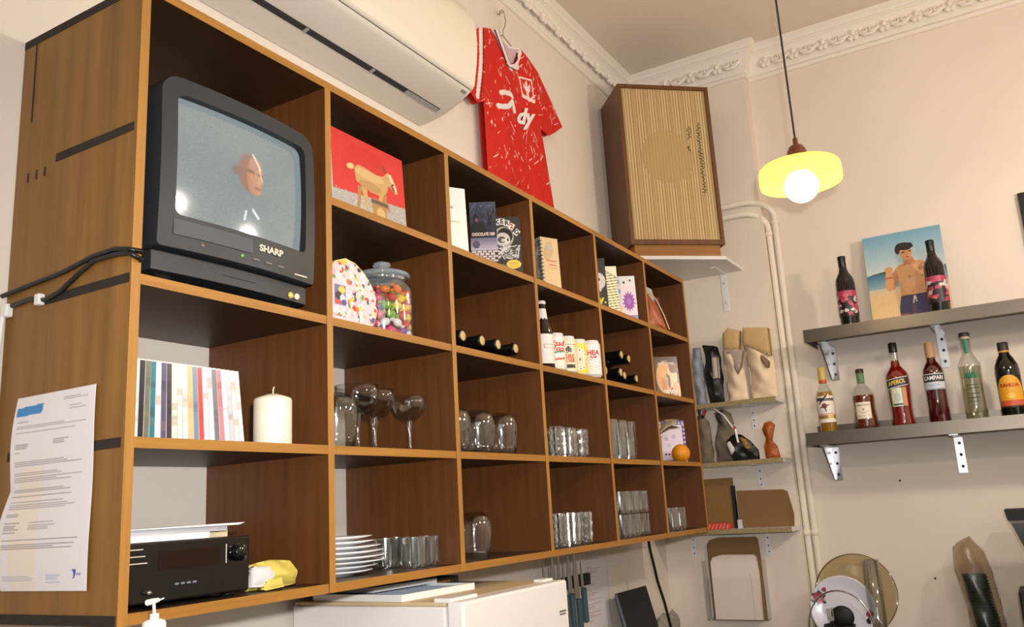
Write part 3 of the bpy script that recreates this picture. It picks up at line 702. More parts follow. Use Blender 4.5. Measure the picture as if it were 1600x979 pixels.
# ------------------------------------------------------------------ bags and boxes on the alcove shelves
def bag(name, label, cat, outline, xc, z, thick, m, group=None, res=0.007, crump=0.006, soft=0.03, seed=1):
    """outline in world (y,z); facing -X"""
    yc = sum(p[0] for p in outline)/len(outline); th = thing(name, label, cat, (xc, yc, z), -PI/2, group)
    pts = [(-(p[0]-yc), max(p[1]-z, 0.0)) for p in outline]
    r_ = random.Random(seed); ph = [r_.uniform(0,6) for _ in range(6)]
    fn = lambda x, zz: crump*(math.sin(x*48+zz*25+ph[0])+0.8*math.sin(zz*62-x*21+ph[1])+0.5*math.sin(x*95+zz*80+ph[2]))*min(1, zz/0.03)
    puffy(pts, res, thick, fn, soft).build('body', m, th)
    return th, pts
th, p_ = bag('paper_bag', 'narrow pale paper coffee bag with folded top, left of the two', 'bag', [(-0.053,2.241),(-0.076,2.263),(-0.123,2.247),(-0.125,2.178),(-0.132,2.068),(-0.136,1.96),(-0.136,1.941),(-0.048,1.941),(-0.042,2.145)], 2.893, 1.941, 0.07, KRAFTL, 'paper coffee bags')
puffy([(-0.038,0.235),(0.030,0.215),(0.042,0.300),(-0.010,0.322),(-0.036,0.30)], 0.007, 0.012, lambda x,z: -0.036, 0.01).build('folded_flap', mat('kraft_fold',(200,168,118),0.8,var=0.1,vscale=20), th)
puffy([(-0.030,0.215),(0.005,0.235),(0.045,0.21),(0.03,0.15),(0.012,0.11)], 0.007, 0.010, lambda x,z: -0.034, 0.008).build('tin_tie', mat('grey_window',(168,152,136),0.6), th)
th, p_ = bag('paper_bag', 'wide pale paper coffee bag with folded top, right of the two', 'bag', [(-0.139,2.247),(-0.150,2.255),(-0.258,2.238),(-0.262,2.189),(-0.260,2.092),(-0.260,1.96),(-0.260,1.941),(-0.146,1.941),(-0.147,2.064),(-0.139,2.178)], 2.893, 1.941, 0.075, KRAFTL, 'paper coffee bags', seed=4)
puffy([(-0.060,0.24),(0.02,0.19),(0.058,0.175),(0.058,0.296),(-0.052,0.312)], 0.007, 0.014, lambda x,z: -0.038+0.05*max(0,z-0.2)*0.3, 0.01).build('folded_flap', mat('kraft_fold',(200,168,118),0.8,var=0.1,vscale=20), th)
puffy([(0.004,0.17),(0.02,0.185),(0.044,0.15),(0.038,0.118)], 0.006, 0.008, lambda x,z: -0.044, 0.006).build('dark_fold', mat('kraft_dark',(140,112,78),0.85), th)  # small fold in a darker kraft tone
th, p_ = bag('foil_bag', 'crumpled black coffee bag with rolled top beside the paper bags', 'bag', [(0.05,2.211),(0.0,2.200),(-0.024,2.190),(-0.030,2.145),(-0.030,2.06),(-0.028,1.985),(-0.028,1.941),(0.035,1.941),(0.044,2.0),(0.050,2.08),(0.040,2.13),(0.038,2.17)], 2.893, 1.941, 0.05, mat('black_foil',(26,24,26),0.4,var=0.5,vscale=30), seed=9, crump=0.007)
puffy([(0.005,0.11),(0.03,0.11),(0.034,0.20),(0.008,0.203)], 0.006, 0.008, lambda x,z: -0.03, 0.006).build('label', mat('bag_label',(186,178,160),0.6), th)
th, p_ = bag('foil_bag', 'pale blue grey bag behind the black coffee bag', 'bag', [(0.095,2.205),(0.058,2.20),(0.054,2.10),(0.054,1.941),(0.10,1.941),(0.108,2.1)], 2.90, 1.941, 0.05, mat('blue_foil',(150,158,172),0.45,var=0.3,vscale=20), seed=12)
GREYP = mat('grey_linen_paper', (128,116,96), 0.85, var=0.25, vscale=18, bump=0.2)
th, p_ = bag('clipped_bag', 'grey bag closed with a black clip against the shelving unit', 'bag', [(0.103,1.90),(0.075,1.90),(0.050,1.865),(0.046,1.786),(0.048,1.691),(0.105,1.691),(0.112,1.85)], 2.893, 1.690, 0.05, GREYP, 'clipped bags', seed=2)
MB().tube([(-0.006,-0.014,0.185),(-0.010,-0.016,0.235)], 0.006, 8).tube([(-0.006,-0.014,0.185),(0.020,-0.02,0.225)], 0.006, 8).build('clip', BLACK, th)
MB().tube([(0.008,-0.02,0.208),(0.020,-0.021,0.228)], 0.0066, 8).build('clip_tip', mat('clip_red',(176,48,40),0.4), th)
th, p_ = bag('clipped_bag', 'tall grey bag with its top folded over beside the black bag', 'bag', [(0.030,1.905),(-0.008,1.922),(-0.045,1.898),(-0.058,1.821),(-0.050,1.75),(-0.042,1.691),(0.042,1.691),(0.034,1.804),(0.018,1.86)], 2.905, 1.690, 0.05, GREYP, 'clipped bags', seed=6)
MB().tube([(0.045,-0.02,0.14),(0.01,-0.025,0.20),(-0.03,-0.022,0.232)], 0.004, 8).build('clip', WHITE, th)
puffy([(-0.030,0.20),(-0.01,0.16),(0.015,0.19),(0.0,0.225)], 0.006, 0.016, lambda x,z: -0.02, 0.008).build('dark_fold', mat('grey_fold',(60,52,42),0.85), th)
th, p_ = bag('foil_bag', 'slumped black bag with white label and white clip on the middle wall shelf', 'bag', [(-0.030,1.778),(-0.055,1.803),(-0.091,1.800),(-0.13,1.770),(-0.160,1.728),(-0.162,1.691),(-0.05,1.691),(-0.034,1.73)], 2.852, 1.690, 0.046, mat('black_foil',(26,24,26),0.4,var=0.5,vscale=30), seed=15, crump=0.006)
puffy([(-0.055,0.075),(-0.040,0.025),(-0.018,0.045),(-0.04,0.085)], 0.006, 0.006, lambda x,z: -0.026, 0.006).build('label', mat('bag_label_white',(220,216,210),0.5), th)
puffy([(0.0,0.10),(0.03,0.085),(0.045,0.045),(0.02,0.05)], 0.006, 0.006, lambda x,z: -0.024, 0.006).build('gold_window', mat('gold_foil',(150,116,60),0.4), th)
MB().tube([(-0.006,-0.02,0.075),(-0.014,-0.024,0.150)], 0.005, 8).build('clip', WHITE, th)
MB().tube([(-0.012,-0.0245,0.132),(-0.0135,-0.0245,0.146)], 0.0054, 8).build('clip_tip', mat('clip_red',(176,48,40),0.4), th)
th, p_ = bag('twisted_bag', 'small orange brown bag twisted shut on the middle wall shelf', 'bag', [(-0.175,1.815),(-0.187,1.841),(-0.215,1.846),(-0.233,1.828),(-0.222,1.795),(-0.213,1.764),(-0.232,1.738),(-0.239,1.691),(-0.179,1.691),(-0.173,1.743),(-0.186,1.775)], 2.885, 1.690, 0.04, mat('orange_foil',(184,96,36),0.4,var=0.4,vscale=26), seed=21, crump=0.005, res=0.006)
MB().tube([(-0.010,0,0.15),(0.004,0,0.168)], 0.0025, 6).tube([(0.012,0,0.155),(0.028,0,0.172)], 0.0025, 6).build('clip', mat('clip_pale',(216,206,198),0.4), th)
# cardboard on the lowest shelf
CARD = mat('brown_cardboard', (136,104,58), 0.85, var=0.1, vscale=60)
cb = thing('cardboard_sleeve', 'tall brown cardboard sheet standing at the shelving unit end of the lowest wall shelf', 'cardboard', (2.925, 0.046, 1.413), -PI/2)
MB().box(-0.085, 0.058, -0.006, 0.006, 0.0, 0.212).build('sheet', CARD, cb)
MB().box(0.050, 0.062, -0.012, 0.016, 0.0, 0.178).build('dark_edge', mat('sleeve_black',(30,26,22),0.7), cb)
cb = thing('flat_box_stack', 'stack of folded brown kraft boxes leaning on the lowest wall shelf', 'boxes', (2.905, -0.132, 1.413), -PI/2)
for k in range(4):
    MB().prism([(-0.100+0.004*k,0.0),(0.104+0.004*k,0.0),(0.106+0.005*k,0.05),(0.096+0.003*k,0.150-0.003*k),(-0.102+0.003*k,0.155-0.002*k)], 'y', 0.008*k, 0.008*k+0.006).build('folded_box', KRAFT, cb)
MB().box(-0.110, -0.090, -0.004, -0.002, 0.0, 0.035).build('slip', mat('slip_pale',(196,200,204),0.6), cb)
im = Img(40, 14, (206,60,50))
for k in range(7): im.line((0.08+k*0.14,0.1),(0.16+k*0.14,0.9),0.018,(226,150,130),0.35)
cb = thing('red_packet', 'red patterned packet lying under the tall cardboard sheet', 'packet', (2.845, 0.040, 1.413), -PI/2)
MB().rbox(-0.075, 0.042, 0.0, 0.05, 0.0, 0.026, 0.003).build('box', mat('packet_red',(206,60,50),0.5), cb); print_mesh('front_print', im, flat(0.112,0.022,-0.0006,-0.072,0.002), PRINT, cb)
# acrylic pocket with bags
ho = thing('brochure_holder', 'clear acrylic wall pocket holding takeaway paper bags', 'holder', (NX-0.001, 0.03, 1.04), -PI/2)
MB().box(-0.128, 0.132, -0.004, 0.0, 0, 0.30).box(-0.128, 0.132, -0.066, -0.063, 0, 0.17).box(-0.128, -0.125, -0.063, -0.004, 0, 0.24).box(0.129, 0.132, -0.063, -0.004, 0, 0.24).box(-0.125, 0.129, -0.063, -0.004, 0, 0.003).build('pocket', ACRYL, ho)
for nm, lab, y_, w0, w1, hh, m_ in (('paper_bag','brown kraft paper bag at the back of the acrylic pocket',-0.018,-0.108,0.112,0.332,KRAFT),('paper_bag','white paper bag at the front of the acrylic pocket',-0.045,-0.090,0.106,0.262,mat('white_bag_paper',(234,218,208),0.85,var=0.04,vscale=9,bump=0.1))):
    tb = thing(nm, lab, 'bag', (NX+y_, 0.03, 1.0435), -PI/2)
    MB().prism([(w0,0),(w1,0),(w1+0.004,hh*0.7),(w1,hh-0.012),(w1-0.01,hh-0.002),(w0+0.05,hh),(w0+0.012,hh-0.01),(w0,hh-0.03)], 'y', -0.012, 0.010).build('bag_body', m_, tb)
    MB().box(w1-0.030, w1-0.0285, -0.0126, -0.012, 0.002, hh*0.7).build('side_fold', mat('fold_line',(200,180,168),0.9), tb)
cbk = MB().tube([(2.44,0.20,1.417),(2.452,0.20,1.36),(2.478,0.20,1.30),(2.50,0.20,1.24),(2.55,0.20,1.16),(2.60,0.20,1.05),(2.62,0.20,0.952)], 0.0058, 8)
tag(cbk.build('power_cable', BLACK), 'black cable hanging down from under the shelving unit', 'cable')

# ------------------------------------------------------------------ steel shelves
def steel_shelf(label, zt, y0, lip):
    s_ = thing('steel_shelf', label, 'shelf', (BX, (y0-1.6)/2, zt))
    oy = (y0-1.6)/2
    def q(name, mb, m, par=None):
        o = mb.build(name, m, par or s_)
        if not par: o.location = (-BX, -oy, -zt)
        return o
    mb = MB().box(2.791, BX-0.001, -1.6, y0, zt-0.003, zt).box(2.791, 2.794, -1.6, y0, zt-0.049, zt-0.003).box(2.794, 2.812, -1.6, y0, zt-0.049, zt-0.046).box(2.794, BX-0.001, y0-0.003, y0, zt-0.049, zt-0.003)
    q('tray', mb, STEEL)
    if lip: q('upstand', MB().box(BX-0.006, BX-0.002, -1.6, y0, zt, zt+0.040), STEEL)
    for yb, end in ((y0-0.045, True), (-0.882, False)):
        mbk = MB().box(BX-0.004, BX-0.001, yb-0.030, yb+0.002, zt-0.19, zt-0.049).box(BX-0.22, BX-0.004, yb-0.030, yb+0.002, zt-0.053, zt-0.049)
        if end: mbk.prism([(BX-0.004,zt-0.053),(BX-0.16,zt-0.053),(BX-0.16,zt-0.062),(BX-0.02,zt-0.185),(BX-0.004,zt-0.185)], 'y', yb-0.002, yb+0.002)
        b_ = q('bracket', mbk, mat('bracket_steel',(176,176,176),0.28,1.0))
        for zz in (0.075, 0.12, 0.165): MB().sphere((BX-0.005, yb-0.016, zt-zz), 0.006, 10, 6, 0, (0.5,1,1)).build('bolt', mat('bolt_dark',(70,72,78),0.4,0.6), b_)
    return s_
Z1, Z2 = 2.191, 1.775
steel_shelf('upper stainless steel shelf on the back wall with the framed beach photo', Z1, -0.413, False)
steel_shelf('lower stainless steel shelf on the back wall with a row of spirits', Z2, -0.370, True)

# ------------------------------------------------------------------ bottles
def bottle_thing(label, loc, prof, gm, rotz=-PI/2, group='bottles on the steel shelves'):
    b_ = thing('bottle', label, 'bottle', loc, rotz, group); MB().lathe(prof, 32).build('glass_body', gm, b_); return b_
WINE = [(0,0.004),(0.030,0.0),(0.036,0.002),(0.0375,0.010),(0.0375,0.180),(0.0355,0.196),(0.029,0.212),(0.020,0.226),(0.0155,0.242),(0.0145,0.262),(0.0145,0.284),(0.0158,0.286),(0.0158,0.293),(0.014,0.295),(0,0.295)]
def wine_label(b_, seed):
    im = Img(90, 66, (30,18,20)); r_ = random.Random(seed)
    im.rect(0,0.78,1,1,(176,58,84))
    for k in range(34):
        c = r_.choice([(196,70,100),(206,96,120),(170,54,82),(198,184,176)] if k % 5 else [(206,198,190)])
        im.ell(r_.random(), r_.uniform(0.05,0.82), r_.uniform(0.05,0.09), r_.uniform(0.05,0.085), c, r_.uniform(0,3))
    for k in range(22): im.ell(r_.random(), r_.uniform(0.05,0.75), 0.03, 0.02, (34,22,24), r_.uniform(0,3))
    im.noise(6); print_mesh('label', im, wrap(0.0381, 0.040, 0.105, 1.9), PRINT, b_, 'pink flower patterned label')
    MB().lathe([(0.0151,0.235),(0.0151,0.284),(0.0164,0.286),(0.0164,0.294),(0.0145,0.2962),(0,0.2965)], 24).build('capsule', mat('capsule_black',(16,16,15),0.35), b_)
b_ = bottle_thing('dark wine bottle with pink flower label, left of the beach photo', (2.87,-0.588,Z1), WINE, DKGLASS); wine_label(b_, 2)
b_ = bottle_thing('dark wine bottle with pink flower label standing before the beach photo', (2.87,-0.922,Z1), WINE, DKGLASS); wine_label(b_, 5)

def liquid(b_, prof, top, m, inset=0.0025):
    pr_ = []
    for (r, z) in prof:
        if z >= top: break
        pr_.append((max(r-inset,0), z+0.002))
    # radius at the fill line
    for (r0, z0_), (r1, z1_) in zip(prof, prof[1:]):
        if z0_ <= top <= z1_ and z1_ > z0_: rr = r0+(r1-r0)*(top-z0_)/(z1_-z0_); break
    pr_ += [(rr-inset, top), (0, top)]
    MB().lathe(pr_, 32).build('liquid', m, b_)
def cap(b_, r, z0_, z1_, m, name='cap'): MB().lathe([(r,z0_),(r,z1_-0.002),(r-0.002,z1_),(0,z1_)], 24).build(name, m, b_)
def liqmat(name, c, tr=0.5): return mat(name, c, 0.08, trans=tr, ior=1.36)
yl = (2.885, 2.89)
# 1 pale gold spirit
P1 = [(0,0.003),(0.030,0),(0.033,0.004),(0.033,0.150),(0.030,0.168),(0.018,0.190),(0.0135,0.205),(0.013,0.245),(0,0.245)]
b_ = bottle_thing('clear spirit bottle of pale gold rum with white label and gold cap, leftmost', (2.885,-0.446,Z2), P1, CLEAR); liquid(b_, P1, 0.165, liqmat('pale_gold_rum',(206,150,52),0.6))
cap(b_, 0.0145, 0.215, 0.268, mat('gold_cap',(206,176,104),0.4)); cap(b_, 0.0150, 0.203, 0.216, mat('orange_band',(206,84,36),0.4), 'neck_band')
im = Img(60, 70, (232,226,214)); im.rect(0,0.80,1,0.90,(70,64,60),0.8); im.rect(0.1,0.86,0.45,0.94,(60,56,52)); im.line((0.28,0.72),(0.62,1.0),0.03,(30,28,26)); im.ell(0.5,0.62,0.12,0.10,(140,44,60)); im.line((0.3,0.56),(0.7,0.66),0.02,(90,60,66)); im.line((0.5,0.6),(0.55,0.42),0.025,(60,50,56)); im.rect(0,0.30,1,0.34,(214,150,140)); im.rect(0,0.14,1,0.28,(150,120,60)); im.rect(0.6,0.14,0.85,0.28,(226,196,120)); im.noise(4)
print_mesh('label', im, wrap(0.0336, 0.040, 0.108, 1.35), PRINT, b_, 'white label with small red figure')
# 2 squat rum flask
P2 = [(0,0.003),(0.040,0),(0.046,0.004),(0.047,0.015),(0.044,0.045),(0.040,0.075),(0.041,0.105),(0.042,0.125),(0.039,0.145),(0.028,0.163),(0.016,0.178),(0.0135,0.190),(0.013,0.225),(0,0.225)]
b_ = bottle_thing('squat waisted bottle of amber rum with square white label', (2.885,-0.592,Z2), P2, CLEAR); liquid(b_, P2, 0.135, liqmat('amber_rum',(128,48,14),0.55))
cap(b_, 0.0155, 0.225, 0.242, mat('dark_cork',(52,40,32),0.5)); cap(b_, 0.0142, 0.186, 0.226, mat('green_neck_band',(120,150,110),0.5,col2=(60,110,80),vscale=150), 'neck_band')
im = Img(56, 56, (226,214,190)); im.rect(0.06,0.06,0.94,0.94,(232,222,200)); im.ell(0.5,0.56,0.07,0.05,(110,110,104)); im.rect(0.2,0.42,0.8,0.45,(150,144,128)); im.rect(0.3,0.34,0.7,0.37,(160,150,134)); im.rect(0.1,0.18,0.9,0.20,(200,180,140)); im.noise(3)
print_mesh('label', im, wrap(0.0428, 0.040, 0.066, 0.70), PRINT, b_, 'square cream label')
text('APPLETON ESTATE', 0.0068, mat('label_ink',(70,66,60),0.6), b_, (0,0,0.094), bend=0.0432, sx=0.85)
# 3 red aperitif
P3 = [(0,0.003),(0.040,0),(0.043,0.004),(0.043,0.012),(0.040,0.035),(0.039,0.060),(0.041,0.10),(0.044,0.150),(0.0445,0.185),(0.040,0.205),(0.028,0.222),(0.019,0.235),(0.016,0.255),(0.0135,0.29),(0.013,0.30),(0,0.30)]
b_ = bottle_thing('shouldered bottle of orange red aperitif with dark blue name band', (2.885,-0.728,Z2), P3, CLEAR); liquid(b_, P3, 0.258, liqmat('red_aperitif',(150,26,10),0.45))
cap(b_, 0.0155, 0.292, 0.330, BLACK)
im = Img(70, 30, (24,40,84)); im.rect(0,0,1,0.08,(200,196,180)); im.rect(0,0.92,1,1,(200,196,180)); im.noise(3)
print_mesh('label', im, lambda u,v: (0.0452*math.sin((u*2-1)*1.0), -0.0452*math.cos((u*2-1)*1.0), 0.150+0.036*v+0.012*(u-0.5)), PRINT, b_, 'dark blue name band')
text('APEROL', 0.0235, mat('label_yellow',(232,196,60),0.5), b_, (0,0,0.168), bend=0.0458, bold=0.0006, wob=lambda x,y:(x,y+x*0.15), sx=0.80)
im = Img(40, 44, (214,216,196)); im.rect(0.75,0,1,1,(206,130,90)); im.rect(0.70,0,0.78,1,(120,150,90)); im.rect(0,0,0.1,1,(150,170,110)); im.ell(0.42,0.5,0.2,0.25,(190,196,190)); im.rect(0.1,0.05,0.7,0.14,(60,70,90)); im.noise(4)
print_mesh('lower_label', im, wrap(0.0440, 0.075, 0.072, 0.70), PRINT, b_)
# 4 dark red bitter
P4 = [(0,0.003),(0.035,0),(0.038,0.004),(0.038,0.10),(0.0385,0.190),(0.037,0.205),(0.028,0.222),(0.019,0.236),(0.0165,0.25),(0.0150,0.285),(0,0.285)]
b_ = bottle_thing('straight bottle of dark red bitter with silver label and tan cap', (2.885,-0.858,Z2), P4, CLEAR); liquid(b_, P4, 0.255, liqmat('dark_red_bitter',(86,10,10),0.35))
cap(b_, 0.0170, 0.252, 0.312, mat('tan_cap',(176,140,100),0.45))
im = Img(60, 50, (200,206,214)); im.rect(0,0.48,1,0.94,(46,44,52)); im.rect(0,0,1,0.10,(150,160,170)); im.ell(0.5,0.28,0.25,0.12,(170,186,202)); im.noise(4)
print_mesh('label', im, wrap(0.0391, 0.125, 0.062, 1.15), PRINT, b_, 'silver and dark name label')
text('CAMPARI', 0.0215, mat('label_white',(232,230,224),0.5), b_, (0,0,0.1695), bend=0.0396, bold=0.0005, sx=0.84)
# 5 clear agave spirit
P5 = [(0,0.003),(0.033,0),(0.037,0.005),(0.038,0.05),(0.0385,0.175),(0.040,0.195),(0.038,0.212),(0.028,0.232),(0.019,0.248),(0.0165,0.265),(0.0155,0.318),(0,0.318)]
b_ = bottle_thing('clear glass spirit bottle with green plant emblem and green neck strip', (2.885,-0.985,Z2), P5, CLEAR2); liquid(b_, P5, 0.20, glass('clear_spirit',(236,236,222),0.15,0.1,0.04))
cap(b_, 0.0185, 0.316, 0.332, mat('dark_stopper',(46,42,36),0.5)); cap(b_, 0.0170, 0.306, 0.317, mat('stopper_cork',(186,170,140),0.7), 'cork')
GRN = mat('emblem_green',(44,120,84),0.5)
print_mesh('neck_strip', Img(6,6,(34,112,82)), wrap(0.0172, 0.250, 0.055, 0.5), PRINT, b_)
mb = MB()
for k in range(11):
    a = PI*k/10; L = 0.026
    x1_, z1_ = L*1.25*math.cos(a), 0.160+L*math.sin(a)
    for (sx_, w2) in ((0,1),):
        th_ = x1_/0.0395; c0 = (0.0, -0.0395, 0.155); c1 = (0.0395*math.sin(th_), -0.0395*math.cos(th_), z1_)
        mb.tube([c0, ((c0[0]+c1[0])/2, -0.0398*math.cos(th_/2), (c0[2]+c1[2])/2), c1], 0.0022, 5, 0, True, [1,1.2,0.3])
mb.build('plant_emblem', GRN, b_)
for k, (zz, sz) in enumerate(((0.128,0.008),(0.116,0.0085),(0.096,0.007),(0.080,0.010),(0.066,0.006))):
    mb = MB()
    # small illegible print lines
    for q_ in range(7):
        a0_ = -0.55+q_*0.16+0.02*(k%2); mb.add([(0.0392*math.sin(a0_),-0.0392*math.cos(a0_),zz-sz*0.3),(0.0392*math.sin(a0_+0.11),-0.0392*math.cos(a0_+0.11),zz-sz*0.3),(0.0392*math.sin(a0_+0.11),-0.0392*math.cos(a0_+0.11),zz+sz*0.3),(0.0392*math.sin(a0_),-0.0392*math.cos(a0_),zz+sz*0.3)], [(0,1,2,3)])
    mb.build('print_line', mat('dark_green_print',(60,74,58),0.6), b_)
# 6 coffee liqueur
P6 = [(0,0.003),(0.037,0),(0.041,0.004),(0.041,0.10),(0.042,0.165),(0.039,0.190),(0.028,0.215),(0.019,0.230),(0.0165,0.245),(0.0160,0.262),(0,0.262)]
b_ = bottle_thing('black liqueur bottle with yellow arched label at the right edge', (2.885,-1.106,Z2), P6, DKGLASS)
cap(b_, 0.0185, 0.246, 0.276, mat('dark_stopper',(46,42,36),0.5)); cap(b_, 0.0178, 0.232, 0.246, mat('gold_cap2',(190,140,50),0.4), 'neck_band')
im = Img(70, 84, (14,14,12)); im.ell(0.5,0.5,0.48,0.5,(222,160,30)); im.rect(0.02,0.12,0.98,0.5,(222,160,30)); im.rect(0.02,0.06,0.98,0.22,(196,84,44)); im.rect(0.02,0.0,0.98,0.06,(40,20,12)); im.ell(0.5,0.36,0.16,0.08,(232,186,70)); im.noise(4)
print_mesh('label', im, wrap(0.0428, 0.030, 0.120, 1.15), PRINT, b_, 'yellow arched label')
text('KAHLUA', 0.0185, mat('label_red',(176,40,26),0.5), b_, (0,0,0.112), bend=0.0434, bold=0.0005, sx=0.9)

# ------------------------------------------------------------------ beach photo
ph = thing('beach_photo', 'unframed print of a shirtless person in blue shorts standing on a beach', 'photo', (2.965,-0.812,Z1), 0, None, (math.radians(-5), 0, -PI/2))
im = Img(170, 220, (150,190,206)); asp = 1.29
im.vgrad(0.55,1.0,(196,208,204),(112,162,186)); im.rect(0,0.40,1,0.56,(72,126,148)); im.vgrad(0.38,0.55,(150,176,176),(58,112,138)); im.rect(0,0,1,0.40,(216,186,136)); im.vgrad(0.34,0.40,(216,188,142),(196,188,166)); im.vgrad(0,0.34,(228,196,132),(218,184,134))
im.poly([(0.0,0.555),(0.08,0.57),(0.22,0.585),(0.30,0.59),(0.30,0.56)],(62,74,60))
SK = (206,150,96); SK2 = (184,126,78); SK3 = (222,172,118)
im.poly([(0.36,0.02),(0.36,0.16),(0.40,0.30),(0.78,0.30),(0.80,0.14),(0.80,0.02)],(52,48,90)); im.poly([(0.36,0.02),(0.36,0.10),(0.46,0.10),(0.5,0.02)],(130,70,90)); im.poly([(0.50,0.02),(0.52,0.18),(0.56,0.18),(0.56,0.02)],(120,66,86),0.6)
im.poly([(0.40,0.27),(0.40,0.44),(0.36,0.58),(0.40,0.62),(0.56,0.67),(0.72,0.65),(0.80,0.58),(0.76,0.44),(0.77,0.28)],SK); im.poly([(0.80,0.60),(0.84,0.48),(0.86,0.30),(0.90,0.12),(0.84,0.10),(0.79,0.30),(0.77,0.50)],SK2)
im.ell(0.56,0.50,0.17,0.12,SK3,k=0.5); im.ell(0.58,0.38,0.15,0.10,SK3,k=0.4); im.rect(0.40,0.268,0.78,0.29,(44,40,76)); im.line((0.56,0.27),(0.54,0.20),0.008,(226,206,170),asp); im.line((0.57,0.27),(0.58,0.21),0.008,(226,206,170),asp)
im.poly([(0.38,0.60),(0.30,0.52),(0.22,0.40),(0.26,0.36),(0.34,0.38),(0.40,0.50)],SK2); im.poly([(0.22,0.40),(0.24,0.56),(0.32,0.58),(0.34,0.40),(0.28,0.36)],SK); im.ell(0.29,0.595,0.055,0.035,SK); im.rect(0.235,0.50,0.325,0.515,(170,60,50))
im.poly([(0.49,0.62),(0.49,0.70),(0.61,0.70),(0.64,0.63)],SK2); im.ell(0.535,0.755,0.078,0.085,SK,-0.15); im.ell(0.52,0.745,0.055,0.06,SK3,k=0.4)
im.ell(0.52,0.83,0.105,0.045,(36,28,24),-0.1); im.ell(0.432,0.80,0.032,0.05,(36,28,24)); im.poly([(0.42,0.82),(0.5,0.875),(0.62,0.86),(0.64,0.81),(0.6,0.80)],(36,28,24))
im.ell(0.50,0.765,0.022,0.008,(70,44,30)); im.ell(0.585,0.77,0.02,0.008,(70,44,30)); im.line((0.548,0.765),(0.556,0.735),0.006,SK2,asp); im.ell(0.548,0.708,0.026,0.007,(150,80,64))
im.ell(0.685,0.565,0.032,0.028,(140,110,92),k=0.7); im.line((0.70,0.60),(0.73,0.62),0.006,(130,100,84),asp); im.line((0.54,0.51),(0.54,0.46),0.004,(110,80,66),asp); im.line((0.52,0.49),(0.57,0.49),0.004,(110,80,66),asp); im.ell(0.555,0.325,0.01,0.006,(150,96,62)); im.ell(0.70,0.48,0.014,0.008,(150,90,70))
im.noise(5)
print_mesh('print', im, flat(0.300,0.388,-0.0064), PRINT, ph); MB().box(-0.150,0.150,-0.006,0.006,0,0.388).build('backing', mat('canvas_edge',(206,204,196),0.8), ph)
pf = thing('poster_frame', 'dark framed picture cut off by the right edge of the photo', 'picture', (BX-0.012, -1.39, 2.40), -PI/2)
MB().box(-0.14,0.14,-0.008,0.010,0,0.25).build('frame', BLKM, pf)
im = Img(40,36,(40,38,40)); im.rect(0.05,0.55,0.16,0.85,(200,196,190)); im.ell(0.3,0.35,0.2,0.2,(190,96,40)); im.rect(0.5,0.2,0.9,0.8,(90,80,70)); print_mesh('picture', im, flat(0.25,0.22,-0.0086,None,0.015), PRINTG, pf)

# ------------------------------------------------------------------ contents of the bays
# CDs
spines = [(238,226,226),(236,234,232),(24,28,38),(110,110,92),(30,118,130),(214,222,228),(84,80,112),(60,52,60),(232,222,204),(236,228,214),(226,220,214),(232,186,130),(120,140,156),(206,74,72),(238,234,232),(226,214,222),(120,118,124),(214,130,140),(240,238,236),(196,200,206),(236,228,212),(240,236,226)]
CASE = mat('jewel_case', (206,206,206), 0.15)
x = 0.0125
for k, c in enumerate(spines):
    wd = 0.0102; lean = -math.radians(max(0, k-3)*0.40)
    cd = thing('cd_case', 'CD case with %s spine, number %d from the left panel' % (['pale pink','white','black','olive grey','teal','pale blue','violet','dark plum','cream','ivory','off white','orange','steel blue','red','bright white','lilac white','grey','pink','snow white','silver','buff','milk white'][k], k+1), 'CD', (x, 0.028, ST[3]), 0, 'CDs in the left column', (0, lean, 0))
    MB().box(0, wd-0.0004, 0, 0.140, 0, 0.1245).build('case', CASE, cd)
    im = Img(5, 40, c); r_ = random.Random(k)
    for q_ in range(3):
        v0 = r_.uniform(0.1,0.8); kk = r_.choice([0.5,0.7,0.85]); im.rect(0,v0,1,v0+r_.uniform(0.04,0.16),tuple(ch*kk for ch in c) if r_.random() < 0.85 else (170,110,90),0.35)
    print_mesh('spine', im, flat(wd-0.0012, 0.119, -0.0004, 0.0004, 0.003), PRINTG, cd)
    x += wd + (0.0001+0.0004*(k > 4))
# candle
ca = thing('pillar_candle', 'thick white pillar candle with unlit wick beside the CDs', 'candle', (0.327, 0.045, ST[3]))
MB().lathe([(0,0),(0.0335,0),(0.0345,0.002),(0.0345,0.082),(0.0325,0.086),(0.022,0.090),(0.010,0.094),(0,0.095)], 36).build('wax', mat('candle_wax',(238,228,206),0.5), ca)
MB().tube([(0,0,0.093),(0.001,0,0.103),(0.003,0,0.108)], 0.0013, 6).build('wick', mat('wick_white',(222,214,196),0.8), ca)
# receiver
am = thing('hifi_receiver', 'glossy black hi-fi receiver in the bottom left bay', 'receiver', (0.131, 0.02, ST[4]))
GB = mat('gloss_black', (10,10,11), 0.12, coat=0.4)
MB().rbox(-0.1185,0.1185,0.010,0.27,0.008,0.094,0.003).build('casing', BLACK, am); MB().rbox(-0.1185,0.1185,-0.002,0.012,0.008,0.096,0.003).build('front_panel', GB, am)
for sx_ in (-0.1,0.1):
    for sy_ in (0.03,0.24): MB().lathe([(0,0),(0.012,0),(0.012,0.009),(0,0.009)],14,(sx_,sy_,0)).build('foot', BLACK, am)
MB().lathe([(0,0.014),(0.012,0.014),(0.0135,0.012),(0.0135,0)],24).build('volume_knob', GB, am, None, (0.092,-0.002,0.070), (PI/2,0,0))
MB().box(-0.06,0.055,-0.0026,-0.0015,0.054,0.082).build('display_window', mat('display_dark',(26,8,8),0.1), am)
for k in range(4): MB().rbox(-0.03+0.011*k,-0.023+0.011*k,-0.004,-0.001,0.030,0.0335,0.001).build('button', mat('button_silver',(120,122,124),0.4), am)
